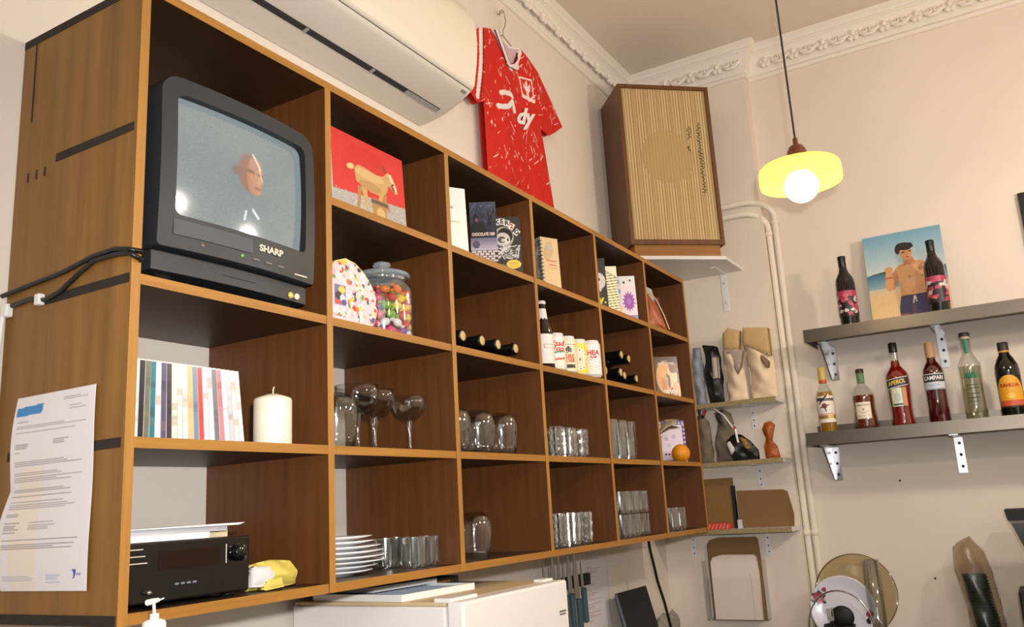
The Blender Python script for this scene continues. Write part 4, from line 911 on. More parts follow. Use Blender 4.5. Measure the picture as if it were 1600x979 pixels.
for k in range(3): MB().box(-0.115,-0.088+0.004*k,-0.0028,-0.0015,0.086-0.010*k,0.0875-0.010*k).build('printed_line', SILVER, am)
MB().box(0.068,0.0695,-0.0028,-0.0015,0.055,0.085).build('trim_line', SILVER, am)
MB().lathe([(0,0.010),(0.003,0.010),(0.004,0)],12).build('jack', STEELR, am, None, (-0.080,-0.002,0.024), (PI/2,0,0))
# papers on the receiver
zt = ST[4]+0.0965
for k, (lab, m_, x0,x1,y0_,y1_,h_,rz) in enumerate((('stack of white printed sheets on the receiver', PAPER, -0.115,0.055,0.01,0.24,0.010,0.03), ('cream paperback book lying on the receiver', mat('cream_cover',(226,208,170),0.6), 0.062,0.108,0.03,0.22,0.010,0.0), ('grey magazine on the paper pile', mat('grey_cover',(190,190,196),0.4), -0.115,0.088,0.01,0.23,0.008,-0.02), ('loose curling white sheet on top of the paper pile', PAPER, -0.115,0.102,0.0,0.21,0.0015,-0.05))):
    zz = zt + (0, 0, 0.0102, 0.0184)[k]
    o = MB().prism([(x0,0),(x1,0.0),(x1+0.012*(k==3),0.002*(k==3)+h_),(x0,h_)], 'y', y0_, y1_).build(['paper_stack','paperback_book','magazine','paper_sheet'][k], m_, None, None, (0.131, 0.03, zz), (0,0,rz))
    tag(o, lab, ['papers','book','magazine','paper'][k])
# torn yellow packet
tp = thing('torn_packet', 'torn open yellow and white packet lying beside the receiver', 'packet', (0.325, 0.050, ST[4]+0.001), -0.25)
YEL = mat('packet_yellow',(214,196,92),0.5,var=0.12,vscale=40,bump=0.3)
puffy([(-0.048,0.0),(0.052,0.004),(0.056,0.026),(0.040,0.046),(0.0,0.050),(-0.040,0.044),(-0.052,0.022)], 0.004, 0.046, lambda x,z: 0.003*math.sin(x*140+z*90), 0.02).build('wrapper', YEL, tp)
puffy([(-0.050,0.008),(-0.012,0.006),(-0.002,0.026),(-0.012,0.040),(-0.044,0.042)], 0.004, 0.014, lambda x,z: -0.022, 0.01).build('torn_lining', mat('lining_white',(214,208,206),0.6), tp)
puffy([(-0.030,-0.0),(0.012,0.004),(0.006,0.020),(-0.020,0.018)], 0.004, 0.008, lambda x,z: -0.030, 0.006).build('torn_flap', YEL, tp)
# pump bottle in front
pb = thing('pump_bottle', 'small white pump bottle in the bottom left corner', 'bottle', (-0.012, -0.085, 1.3065), 0.15)
MB().lathe([(0,0),(0.0135,0),(0.015,0.002),(0.0155,0.118),(0.0145,0.122),(0.010,0.1245),(0.006,0.125),(0,0.125)], 28).build('body', WHITE, pb)
MB().lathe([(0.006,0.120),(0.006,0.132),(0,0.132)],16).build('collar', WHITE, pb); MB().tube([(0,0,0.130),(-0.002,0,0.146)], 0.0022, 8).build('stem', WHITE, pb)
MB().tube([(0.006,0,0.149),(-0.006,0,0.148),(-0.014,0,0.1475)], 0.0042, 10, 0, True, [0.7,1,0.95]).tube([(0.005,0,0.148),(0.016,0,0.150)], 0.0012, 6).build('pump_head', WHITE, pb)
o = MB().box(-0.40,0.08,-0.16,D-0.002,0.0,1.306).build('tall_cupboard', PAINTW); tag(o, 'plain white cupboard below the frame carrying the pump bottle', 'cupboard')

# notice on the side panel
nt_ = thing('paper_notice', 'white printed A4 letter taped to the left side panel', 'paper', (-T/2-0.002, 0.175, 1.468), -PI/2)
im = Img(150, 210, (232,226,228)); im.rect(0.13,0.0,0.42,0.62,(236,222,196),0.6)
im.poly([(0.03,0.94),(0.03,0.89),(0.36,0.90),(0.37,0.95)],(66,140,196)); r_ = random.Random(8)
def lines(v0, v1, u0, u1, step=0.011, c=(150,146,148)):
    v = v0
    while v > v1: im.rect(u0, v-0.0045, u0+(u1-u0)*r_.uniform(0.6,1), v, c, 0.75); v -= step
lines(0.965,0.95,0.62,0.92); lines(0.915,0.90,0.7,0.92); lines(0.865,0.855,0.06,0.28,c=(120,116,116)); lines(0.84,0.80,0.06,0.90); lines(0.775,0.77,0.06,0.50); lines(0.745,0.72,0.06,0.26,c=(110,106,106)); lines(0.755,0.73,0.52,0.72,c=(120,116,116)); lines(0.70,0.69,0.06,0.16)
lines(0.655,0.615,0.06,0.90,c=(136,132,132)); lines(0.595,0.545,0.06,0.88); lines(0.51,0.47,0.06,0.86,c=(130,126,126)); lines(0.445,0.41,0.06,0.84); lines(0.385,0.37,0.06,0.26,c=(120,116,116)); lines(0.34,0.29,0.06,0.22,c=(120,116,116)); lines(0.34,0.30,0.32,0.62); lines(0.255,0.21,0.06,0.92,c=(124,120,120))
lines(0.075,0.045,0.06,0.40,c=(170,176,196)); lines(0.08,0.045,0.54,0.74,c=(150,166,204)); im.poly([(0.82,0.105),(0.88,0.105),(0.875,0.085),(0.86,0.06),(0.845,0.06),(0.85,0.085)],(50,100,176)); im.rect(0.885,0.075,0.93,0.085,(130,150,190))
def curl(u, v): return ((u-0.5)*0.213 - 0.012*math.sin(v*5.0+0.6)*(1-u)*(1-u), -0.001-0.010*abs(math.sin(v*6.2))*(1-u)**2-0.001*math.sin(v*9), v*0.303)
print_mesh('sheet', im, curl, PRINTM, nt_).modifiers.new('t','SOLIDIFY').thickness = 0.0003
# cables round the left panel
cb = thing('cable_bundle', 'black cables pinned along the left side panel below the television', 'cable', (-0.013, 0.16, 1.95))
def cpt(name, mb, m):
    o = mb.build(name, m, cb); o.location = (0.013, -0.16, -1.95); return o
cpt('cable', MB().tube([(-0.016,0.337,1.955),(-0.0125,0.29,1.960),(-0.0125,0.168,1.967),(-0.0125,0.09,1.978),(-0.0125,0.036,1.979),(-0.0125,0.004,1.972),(-0.012,-0.004,1.9695),(0.004,-0.005,1.9705),(0.014,0.02,1.972)], 0.0042, 8), BLACK)
cpt('cable', MB().tube([(-0.012,0.315,1.934),(-0.0125,0.26,1.937),(-0.0125,0.215,1.928),(-0.0125,0.175,1.935),(-0.0125,0.13,1.955),(-0.0125,0.09,1.970),(-0.0125,0.036,1.970),(-0.0125,0.002,1.966),(-0.011,-0.005,1.962),(0.004,-0.005,1.958),(0.014,0.02,1.956)], 0.0042, 8), BLACK)
cpt('cable_clip', MB().rbox(-0.020,-0.0085,0.222,0.236,1.921,1.940,0.002), WHITE)
cpt('cable_clip', MB().rbox(-0.022,-0.0085,0.312,0.330,1.915,1.938,0.003), WHITE)
o = MB().tube([(-0.018,0.326,1.930),(-0.020,0.331,1.85),(-0.020,0.331,1.5),(-0.020,0.331,1.31)], 0.004, 8).build('white_cord', WHITE); tag(o, 'thin white cord running down the wall beside the left side panel', 'cord')

o = MB().tube([(0.115,D-0.004,1.540),(0.120,D-0.006,1.60),(0.108,D-0.004,1.668)], 0.0022, 6).build('white_cord', WHITE); tag(o, 'thin pale cord on the wall behind the receiver', 'cord')
# goat print
gp = thing('goat_print', 'postcard style print of a goat before a red wall, top row second column', 'print', (0.614, 0.038, ST[1]), 0, None, (math.radians(-3),0,0))
im = Img(190, 144, (206,50,42)); asp = 0.76
im.ell(0.45,0.62,0.34,0.30,(190,40,34),k=0.4); im.poly([(0,0),(1,0),(1,0.34),(0.5,0.30),(0,0.24)],(172,168,160))
r_ = random.Random(2)
for k in range(150): im.ell(r_.random(), r_.uniform(0,0.28), r_.uniform(0.006,0.02), r_.uniform(0.005,0.014), r_.choice([(150,148,142),(190,186,176),(160,158,150)]))
G1, G2, G3 = (196,158,100), (170,130,78), (216,184,130)
for pts, c in (([(0.33,0.40),(0.30,0.10),(0.335,0.10),(0.38,0.38)],G2),([(0.37,0.42),(0.42,0.13),(0.46,0.14),(0.45,0.40)],G1),([(0.62,0.40),(0.58,0.06),(0.62,0.06),(0.68,0.40)],G1),([(0.68,0.42),(0.67,0.04),(0.705,0.04),(0.73,0.44)],G2)): im.poly(pts, c)
im.poly([(0.29,0.60),(0.34,0.66),(0.42,0.66),(0.56,0.63),(0.66,0.64),(0.74,0.68),(0.78,0.62),(0.74,0.46),(0.66,0.38),(0.50,0.37),(0.38,0.42),(0.31,0.44)],G1); im.ell(0.50,0.58,0.20,0.06,G3,k=0.6); im.ell(0.50,0.44,0.16,0.06,G2,k=0.6)
im.ell(0.24,0.60,0.055,0.035,G3,0.5); im.poly([(0.70,0.66),(0.76,0.73),(0.82,0.72),(0.88,0.60),(0.90,0.50),(0.86,0.48),(0.80,0.54),(0.74,0.58)],G1); im.poly([(0.76,0.72),(0.80,0.72),(0.885,0.54),(0.87,0.50)],(226,208,176)); im.line((0.73,0.72),(0.70,0.78),0.010,(90,70,50),asp); im.ell(0.835,0.60,0.012,0.014,(40,30,24)); im.ell(0.83,0.55,0.02,0.05,(80,60,44),0.5,0.7)
im.poly([(0.50,0.28),(0.56,0.31),(0.74,0.31),(0.78,0.20),(0.72,0.22),(0.70,0.05),(0.60,0.02),(0.52,0.10)],(170,128,74)); im.rect(0.50,0.245,0.74,0.30,(80,66,60),0.8); im.ell(0.63,0.14,0.06,0.08,(206,170,108)); im.ell(0.64,0.04,0.05,0.02,(80,56,40))
im.noise(4)
print_mesh('print', im, flat(0.250,0.188,-0.0022), PRINT, gp); MB().box(-0.125,0.125,-0.002,0.002,0,0.188).build('card', PAPER, gp)
o = MB().box(0.446,0.476,0.06,0.10,0,0.085).build('small_box', mat('tan_grey_box',(150,138,112),0.7,col2=(96,94,92),vscale=40), None, None, (0,0,ST[1])); tag(o, 'small tan and grey box tucked behind the goat print', 'box')

# sticker covered tin
st = thing('sticker_board', 'rounded tin covered in colourful stickers beside the candy jar', 'tin', (0.572, 0.06, ST[2]))
out_ = [(-0.088,0.045),(-0.088,0.085),(-0.078,0.120),(-0.055,0.145),(-0.022,0.157),(0.010,0.152),(0.040,0.135),(0.064,0.110),(0.078,0.085),(0.074,0.068),(0.081,0.060),(0.076,0.042),(0.066,0.022),(0.050,0.008),(0.030,0.003),(-0.04,0.002),(-0.070,0.005),(-0.083,0.020)]
MB().prism(out_[::-1], 'y', 0.0, 0.028, 0).build('tin_body', mat('tin_yellow_rim',(226,206,120),0.4), st)
V, F, DD, be, bd = fill_grid([(a*0.975,0.002+b*0.97) for a, b in out_], 0.0022); VA = np.array(V); cc = np.zeros((len(V),3)); cc[:] = (222,206,206); r_ = random.Random(31)
def blob(x, z, rx, rz, c, a=0):
    dx, dz = VA[:,0]-x, VA[:,1]-z; ca_, sa_ = math.cos(a), math.sin(a); cc[((dx*ca_+dz*sa_)/rx)**2+((-dx*sa_+dz*ca_)/rz)**2 <= 1] = c
for k in range(210):
    c = r_.choice([(232,230,226)]*5+[(206,50,52),(230,200,70),(40,40,48),(236,176,190),(120,150,90),(70,80,150),(226,120,60)])
    big = sum(c) > 700
    blob(r_.uniform(-0.085,0.08), r_.uniform(0.008,0.150), r_.uniform(0.006,0.014)*(1.3 if big else 0.55), r_.uniform(0.003,0.011)*(1.2 if big else 0.6), c, r_.uniform(0,3))
m_ = (VA[:,0]>-0.066)&(VA[:,0]<-0.018)&(VA[:,1]>0.044)&(VA[:,1]<0.100); cc[m_] = (238,206,222)
m_ = (VA[:,0]>-0.060)&(VA[:,0]<-0.024)&(VA[:,1]>0.050)&(VA[:,1]<0.094); cc[m_] = (120,110,160)
m_ = (VA[:,0]>-0.058)&(VA[:,0]<-0.026)&(VA[:,1]>0.052)&(VA[:,1]<0.062); cc[m_] = (206,80,60)
blob(-0.036,0.084,0.010,0.008,(230,210,70)); blob(-0.046,0.070,0.011,0.009,(40,44,60)); blob(-0.034,0.066,0.008,0.008,(236,236,236)); blob(-0.030,0.058,0.008,0.006,(50,80,150))
m_ = (VA[:,1]<0.026)&(VA[:,1]>0.012)&(VA[:,0]<0.0); cc[m_] = (238,206,218)
lc = cc/255.0; lc = np.where(lc <= 0.04045, lc/12.92, ((lc+0.055)/1.055)**2.4)
mb = MB().add([(a, -0.0008, c) for a, c in V], F); mb.col = np.concatenate([lc, np.ones((len(V),1))], 1); mb.build('sticker_face', PRINTG, st)

# candy jar
JX, JY = 0.722, 0.100
jar = thing('candy_jar', 'round clear glass jar with a knobbed lid full of wrapped candy', 'jar', (JX, JY, ST[2]))
MB().lathe([(0,0.001),(0.066,0.0),(0.072,0.004),(0.0735,0.012),(0.0735,0.115),(0.070,0.130),(0.060,0.140),(0.058,0.147),(0.061,0.150),(0.0585,0.150),(0.0555,0.147),(0.0575,0.139),(0.0675,0.129),(0.071,0.114),(0.071,0.012),(0.068,0.006),(0,0.005)], 40).build('body', CLEAR, jar)
ld = MB().lathe([(0.054,0.146),(0.054,0.1515),(0.063,0.1515),(0.065,0.156),(0.063,0.161),(0.050,0.166),(0.030,0.169),(0.016,0.171),(0.014,0.174),(0.017,0.179),(0.021,0.183),(0.020,0.189),(0.012,0.192),(0,0.193)], 36).build('lid', mat('lid_glass',(196,206,212),0.08,trans=0.7,ior=1.45), jar)
CC = {'red':(206,36,48),'pink':(226,80,130),'yellow':(236,206,60),'orange':(232,120,40),'green':(120,180,50),'purple':(130,80,160),'white':(240,236,236)}
cm = {}
for nme, c in CC.items():
    mb = MB().sphere((0,0,0), 0.0105, 10, 7, 0, (1.15,0.9,0.9))
    mb.add([(0.010,0,0),(0.019,0.005,0.006),(0.019,-0.005,0.005),(0.019,-0.004,-0.006),(0.019,0.005,-0.005)], [(0,1,2),(0,2,3),(0,3,4),(0,4,1)]); mb.add([(-0.010,0,0),(-0.019,0.005,0.006),(-0.019,-0.005,0.005),(-0.019,-0.004,-0.006),(-0.019,0.005,-0.005)], [(0,2,1),(0,3,2),(0,4,3),(0,1,4)])
    me = mb.mesh('wrapped_candy'); me.materials.append(mat('candy_'+nme, c, 0.25)); cm[nme] = me
r_ = random.Random(12); keys = ['red','pink','red','yellow','orange','green','purple','white','white','pink']
for lay in range(6):
    for rad, cnt in ((0.056, 12), (0.030, 6)):
        for k in range(cnt):
            if rad < 0.05 and lay < 4: continue
            a = 2*PI*(k+0.5*(lay%2))/cnt + r_.uniform(-.05,.05); nme = r_.choice(keys)
            if lay == 5 and rad > 0.05 and k % 3 == 0: continue
            o = bpy.data.objects.new('wrapped_candy', cm[nme]); COL.objects.link(o)
            o.location = (JX+rad*math.cos(a), JY+rad*math.sin(a), ST[2]+0.0175+lay*0.0195+r_.uniform(-.001,.001)); o.rotation_euler = (r_.uniform(-.6,.6), r_.uniform(-.9,.9), a+PI/2+r_.uniform(-.3,.3))
            tag(o, nme+' wrapped candy inside the glass jar', 'candy', nme+' candies in the jar')

# bars and cards in the top row, third column
YAW = math.radians(-57)
def card(name, label, cat, right, y, w_, h_, yaw, im, z, th=0.012, edge=PAPER, m=PRINT, lean=-3):
    """right = world x of the right front edge"""
    d = (math.cos(yaw), math.sin(yaw)); cx, cy = right-d[0]*w_/2, y-d[1]*w_/2
    t_ = thing(name, label, cat, (cx, cy, z), 0, None, (math.radians(lean), 0, yaw))
    MB().box(-w_/2, w_/2, 0, th, 0, h_).build('body', edge, t_); print_mesh('cover', im, flat(w_, h_, -0.0006), m, t_); return t_
im = Img(40, 80, (238,232,222)); im.ell(0.22,0.62,0.16,0.16,(220,206,180),0.4); im.ell(0.60,0.70,0.05,0.02,(170,164,160)); im.rect(0.12,0.47,0.82,0.50,(206,196,170)); im.ell(0.5,0.24,0.05,0.025,(214,180,150)); im.ell(0.3,0.36,0.08,0.05,(228,218,200))
card('greeting_card', 'white card with faint drawing, left of the chocolate bar', 'card', 0.980, 0.022, 0.105, 0.186, math.radians(-32), im, ST[1], 0.006)
im = Img(60, 120, (34,34,44)); im.vgrad(0.42,1.0,(30,30,38),(74,78,96)); r_ = random.Random(4)
for k in range(26): im.line((r_.random(),r_.uniform(0.6,1)),(r_.random(),r_.uniform(0.6,1)),0.018,r_.choice([(50,52,66),(96,100,118),(40,42,54)]),2.2)
im.poly([(0,0.42),(0,0.62),(0.16,0.70),(0.3,0.68),(0.5,0.70),(0.62,0.60),(0.66,0.42)],(20,20,24)); im.ell(0.24,0.76,0.10,0.045,(24,22,28)); im.ell(0.26,0.72,0.06,0.03,(130,84,80)); im.line((0.76,0.68),(0.70,0.84),0.025,(22,20,24),2.2); im.line((0.76,0.72),(0.92,0.86),0.025,(22,20,24),2.2); im.ell(0.74,0.66,0.08,0.04,(26,24,28)); im.rect(0,0,1,0.25,(60,40,40)); im.vgrad(0.25,0.44,(196,180,196),(110,102,124)); im.ell(0.2,0.34,0.14,0.06,(90,80,100))
for rr in range(5):
    for q_ in range(5): im.rect(0.03+q_*0.2-(0.1 if rr%2 else 0), 0.068+rr*0.036, 0.19+q_*0.2-(0.1 if rr%2 else 0), 0.096+rr*0.036, (222,206,200))
t_ = card('chocolate_bar', 'dark chocolate bar box with moose scene and pink lettering', 'chocolate', 1.112, 0.014, 0.072, 0.187, YAW, im, ST[1])
text('CHOCOLATE 1000', 0.0125, mat('title_pink_white',(236,206,190),0.5), t_, (-0.001,-0.0012,0.092), bold=0.0005, sx=0.60)
im = Img(64, 110, (52,48,42)); im.ell(0.38,0.66,0.36,0.17,(170,164,154)); im.ell(0.42,0.68,0.28,0.13,(34,32,30)); im.ell(0.34,0.62,0.26,0.11,(206,200,190)); im.ell(0.30,0.61,0.15,0.055,(80,76,70)); im.ell(0.34,0.60,0.07,0.03,(200,194,184)); im.ell(0.50,0.60,0.10,0.05,(226,220,210)); im.ell(0.52,0.61,0.035,0.03,(60,56,52)); r_ = random.Random(9)
for k in range(60): im.line((r_.uniform(0.05,0.9),r_.uniform(0.28,0.52)),(r_.uniform(0.05,0.95),r_.uniform(0.28,0.52)),0.012,r_.choice([(206,200,190),(60,56,50),(150,144,134),(226,222,214)]),1.7)
for k in range(20): im.line((r_.uniform(0,0.6),r_.uniform(0.02,0.2)),(r_.uniform(0,0.6),r_.uniform(0.02,0.2)),0.010,r_.choice([(90,86,78),(150,146,138)]),1.7)
im.ell(0.68,0.20,0.26,0.075,(232,206,90))
for k in range(4): im.rect(0.5,0.15+k*0.026,0.86,0.16+k*0.026,(190,150,60))
t_ = card('graphic_zine', 'dark zine with skull-like drawing, letter tiles and yellow sticker', 'zine', 1.250, 0.016, 0.080, 0.180, math.radians(-50), im, ST[1])
for k, (ch, xx, zz, an, cl) in enumerate((('K',-0.027,0.163,0.15,(40,36,34)),('E',-0.013,0.165,-0.05,(40,36,34)),('R',0.001,0.160,-0.25,(40,36,34)),('2',0.0145,0.150,-0.5,(190,40,40)),('G',0.028,0.132,-0.75,(40,36,34)))):
    MB().box(-0.0075,0.0075,-0.0016,-0.0008,-0.0095,0.0095).build('letter_tile', mat('tile_white',(232,224,212),0.5), t_, None, (xx,0,zz), (0,-an,0))
    text(ch, 0.019, mat('tile_ink%d'%(k==3), cl, 0.5), t_, (xx,-0.0019,zz), (PI/2,-an,0) if False else (PI/2,0,0), bold=0.0006)

# wine bottles lying in the bays
CAPS = mat('capsule_black',(16,16,15),0.35); CORK = mat('capsule_end_gold',(206,176,116),0.5)
wb = thing('wine_bottle', 'dark wine bottle lying on its side, first from the left in the third column', 'bottle', (0.945, 0.325, ST[2]+0.0376), 0, 'wine bottles lying in the third column', (PI/2,0,0))
MB().lathe(WINE, 28).build('glass_body', DKGLASS, wb); cp = MB().lathe([(0.0151,0.24),(0.0151,0.284),(0.0164,0.286),(0.0164,0.294),(0.0150,0.2962),(0.0120,0.2965)], 24).build('capsule', CAPS, wb); MB().lathe([(0.0122,0.2963),(0.011,0.2972),(0,0.2972)], 20).build('capsule_end', CORK, wb, 'round gold capsule end')
dup(wb, 'dark wine bottle lying on its side, second from the left in the third column', (1.028,0.325,ST[2]+0.0376), rot=(PI/2,0,0.02)); dup(wb, 'dark wine bottle lying on its side, third from the left in the third column', (1.112,0.325,ST[2]+0.0376), rot=(PI/2,0,0)); dup(wb, 'dark wine bottle lying on its side, fourth from the left in the third column', (1.205,0.322,ST[2]+0.0376), rot=(PI/2,0,-0.02))
for k, (xx, zz, yy) in enumerate(((1.778,0,0.320),(1.856,0,0.300),(1.938,0,0.322),(2.050,0,0.325),(1.897,0.066,0.31),(1.978,0.0625,0.318))):
    dup(wb, ['dark wine bottle at the left end of the fifth column stack, bottom layer','dark wine bottle second along the bottom layer of the fifth column stack','dark wine bottle third along the bottom layer of the fifth column stack','dark wine bottle lying apart at the right of the fifth column stack','dark wine bottle on the upper layer of the stack, left one','dark wine bottle on the upper layer of the stack, right one'][k], (xx, yy, ST[2]+0.0376+zz), rot=(PI/2,0,0.0), group='wine bottles stacked in the fifth column')

# spiral bound book
sb = thing('spiral_book', 'spiral bound book with beige printed cover, top row fourth column', 'book', (1.4655, 0.036, ST[1]), 0, None, (math.radians(-2),0,math.radians(-25)))
im = Img(50, 80, (206,178,132)); im.ell(0.4,0.75,0.3,0.16,(190,160,116),0.3); im.rect(0.25,0.55,0.85,0.58,(190,92,70),0.8); im.rect(0.35,0.48,0.8,0.50,(190,92,70),0.8); im.rect(0.35,0.42,0.85,0.44,(190,92,70),0.8); im.ell(0.5,0.82,0.2,0.06,(170,170,150)); im.noise(5)
MB().box(-0.033,0.033,0,0.05,0,0.172).build('pages', mat('book_pages',(226,216,196),0.8), sb); print_mesh('cover', im, flat(0.066,0.172,-0.0006), PRINT, sb)
MB().box(-0.0342,-0.033,0.0,0.05,0,0.172).build('spine', mat('spine_grey',(196,190,178),0.5,col2=(120,114,104),vscale=50), sb)
MB().box(-0.0346,-0.0342,0.030,0.046,0.004,0.168).build('spine_strip', mat('strip_dark',(40,38,36),0.5), sb)
cmesh = MB().tube([(-0.034+0.006*math.cos(a),0.002+0.006*math.sin(a),0.001*a) for a in [2*PI*k/10 for k in range(11)]], 0.0012, 5).mesh('spiral_coil'); cmesh.materials.append(BLACK)
for k in range(13):
    o = bpy.data.objects.new('spiral_coil', cmesh); COL.objects.link(o); o.parent = sb; o.location = (0,0,0.010+k*0.012)

# beer bottle and cans
bb = thing('beer_bottle', 'brown beer bottle with white neck and body labels beside the cans', 'bottle', (1.405, 0.050, ST[2]))
PB_ = [(0,0.003),(0.028,0),(0.0305,0.004),(0.0305,0.105),(0.027,0.125),(0.019,0.145),(0.0145,0.165),(0.0130,0.195),(0.0135,0.205),(0,0.205)]
MB().lathe(PB_, 30).build('glass_body', mat('brown_beer_glass',(26,14,8),0.1,coat=0.4), bb)
MB().lathe([(0.0142,0.200),(0.0145,0.208),(0.012,0.211),(0,0.211)], 22).build('crown_cap', mat('crown_white',(222,218,210),0.4), bb)
im = Img(60, 60, (236,228,218)); im.rect(0.3,0.52,0.72,0.66,(206,120,110)); im.rect(0.32,0.54,0.70,0.64,(236,228,218)); im.rect(0.62,0.36,0.75,0.40,(120,130,110)); im.ell(0.72,0.76,0.07,0.07,(170,130,60))
print_mesh('body_label', im, wrap(0.0309, 0.018, 0.088, 2.6), PRINT, bb); print_mesh('neck_label', Img(10,10,(230,222,214)), lambda u,v: ((0.0175-0.0035*v)*math.sin((u*2-1)*2.6), -(0.0175-0.0035*v)*math.cos((u*2-1)*2.6), 0.152+0.034*v), PRINT, bb)
def can(label, x_, y_, im, words):
    c_ = thing('drink_can', label, 'can', (x_, y_, ST[2]), math.radians(-50), 'cans in the fourth column')
    mb = MB().lathe([(0,0.004),(0.022,0.002),(0.025,0.0),(0.027,0.003),(0.0322,0.010)], 36); mb.lathe([(0.0322,0.106),(0.0275,0.116),(0.0265,0.118),(0.0270,0.120),(0.0255,0.120),(0.0245,0.116),(0,0.116)], 36)
    mb.build('rim', mat('can_rim',(224,222,216),0.35,0.0), c_)
    print_mesh('printed_wall', im, lambda u,v: (0.0322*math.sin((u*2-1)*PI), -0.0322*math.cos((u*2-1)*PI), 0.010+0.096*v), PRINTG, c_)
    for (s_, sz, zz, col, kw) in words: text(s_, sz, mat('canink_%d_%d_%d'%col, col, 0.4), c_, (0,0,zz), bend=0.0326, **kw)
    return c_
im = Img(72,50,(234,224,206)); im.poly([(0.38,0.46),(0.62,0.52),(0.62,0.58),(0.38,0.52)],(70,140,80)); im.poly([(0.38,0.38),(0.62,0.44),(0.62,0.52),(0.38,0.46)],(240,236,230)); im.poly([(0.38,0.24),(0.62,0.30),(0.62,0.36),(0.38,0.30)],(206,60,44)); im.rect(0,0,1,0.06,(220,214,200))
can('cream drink can with red script and green stripe, first of the four cans', 1.477, 0.050, im, [('Vaad',0.024,0.086,(200,44,36),dict(shear=0.3,bold=0.0004)),('Voo',0.024,0.070,(200,44,36),dict(shear=0.3,bold=0.0004))])
im = Img(72,50,(232,220,186)); im.poly([(0.42,0.66),(0.50,0.82),(0.56,0.70),(0.52,0.66),(0.56,0.60)],(40,36,30)); im.line((0.44,0.58),(0.56,0.66),0.012,(40,36,30)); im.rect(0.40,0.10,0.60,0.22,(40,36,32)); im.rect(0.36,0.84,0.64,0.87,(60,54,44))
can('pale yellow drink can with orange lettering, second of the four cans', 1.547, 0.048, im, [('GRE',0.020,0.054,(206,96,40),dict(bold=0.0005)),('NORK',0.0145,0.041,(206,96,40),dict(bold=0.0003))])
im = Img(72,50,(232,210,60)); im.ell(0.5,0.46,0.13,0.36,(236,228,206)); im.ell(0.5,0.46,0.095,0.26,(226,214,180))
for k in range(12):
    a = 2*PI*k/12; im.ell(0.5+0.112*math.cos(a),0.46+0.31*math.sin(a),0.009,0.025,(110,104,90))
im.ell(0.5,0.46,0.02,0.05,(90,84,70))
can('bright yellow drink can with round pale badge, third of the four cans', 1.620, 0.046, im, [])
im = Img(72,50,(238,230,226)); r_ = random.Random(1)
for k in range(4): im.line((0.42,0.50-0.1*k),(0.6,0.36-0.1*k),0.004,(170,160,160))
im.rect(0.44,0.48,0.50,0.51,(150,180,170))
can('white drink can with red capitals, rightmost of the four cans', 1.708-0.012, 0.044, im, [('HEA',0.022,0.078,(200,40,40),dict(bold=0.0006)),('ROM',0.010,0.064,(200,40,40),dict(bold=0.0003))]) if False else can('white drink can with red capitals, rightmost of the four cans', 1.672, 0.024, im, [('HEA',0.022,0.078,(200,40,40),dict(bold=0.0006)),('ROM',0.010,0.064,(200,40,40),dict(bold=0.0003))])

# boxes in the top row, fifth column
im = Img(40, 80, (44,42,38)); im.ell(0.55,0.56,0.40,0.16,(206,196,200)); im.poly([(0.5,0.44),(0.75,0.44),(0.62,0.34)],(206,196,200)); im.noise(8)
t_ = card('tea_box', 'dark grey box with pale speech bubble and yellow lettering', 'box', 1.838, 0.020, 0.062, 0.188, math.radians(-52), im, ST[1], 0.016, mat('box_dark',(50,48,44),0.6))
text('P', 0.022, mat('ink_dark',(30,28,26),0.5), t_, (0.002,-0.0012,0.106), bold=0.0012); text('ry.', 0.040, mat('label_lemon',(226,210,70),0.5), t_, (0.004,-0.0012,0.038), bold=0.0012)
im = Img(40, 90, (236,226,190))
for k in range(15): im.line((-0.05,0.02+k*0.058),(1.05,0.07+k*0.058),0.022,(96,128,52),2.6)
im.poly([(0.0,0.86),(0.30,0.92),(1.0,0.74),(1,1),(0,1)],(238,230,200)); im.line((0.30,0.93),(1.0,0.75),0.02,(120,120,70),2.6)
card('striped_box', 'cream box with slanting green stripes between the dark and pink boxes', 'box', 1.930, 0.018, 0.066, 0.178, math.radians(-52), im, ST[1], 0.012, mat('box_pink_edge',(206,150,140),0.6))
im = Img(60, 84, (232,214,222)); im.rect(0,0,0.34,1,(214,206,222)); im.rect(0,0.62,0.32,0.72,(120,140,190)); im.rect(0,0.82,0.3,0.92,(130,160,206)); im.rect(0,0.02,0.34,0.34,(226,190,156)); im.rect(0.34,0,1,0.14,(140,150,200)); im.ell(0.6,0.07,0.1,0.05,(230,226,230)); im.rect(0.34,0.76,1,1,(226,224,220)); im.ell(0.5,0.86,0.05,0.03,(40,40,44)); im.ell(0.78,0.9,0.05,0.025,(60,60,64))
pts = []
for k in range(28):
    a = 2*PI*k/28; r1 = 0.34 if k % 2 else 0.22; pts.append((0.66+r1*math.cos(a)*0.9, 0.44+r1*math.sin(a)*0.72))
im.poly(pts,(150,84,170)); im.ell(0.66,0.44,0.10,0.08,(170,110,186))
card('burst_box', 'pink and lilac box with a purple starburst, right of the striped box', 'box', 2.088, 0.016, 0.084, 0.174, math.radians(-54), im, ST[1], 0.014)
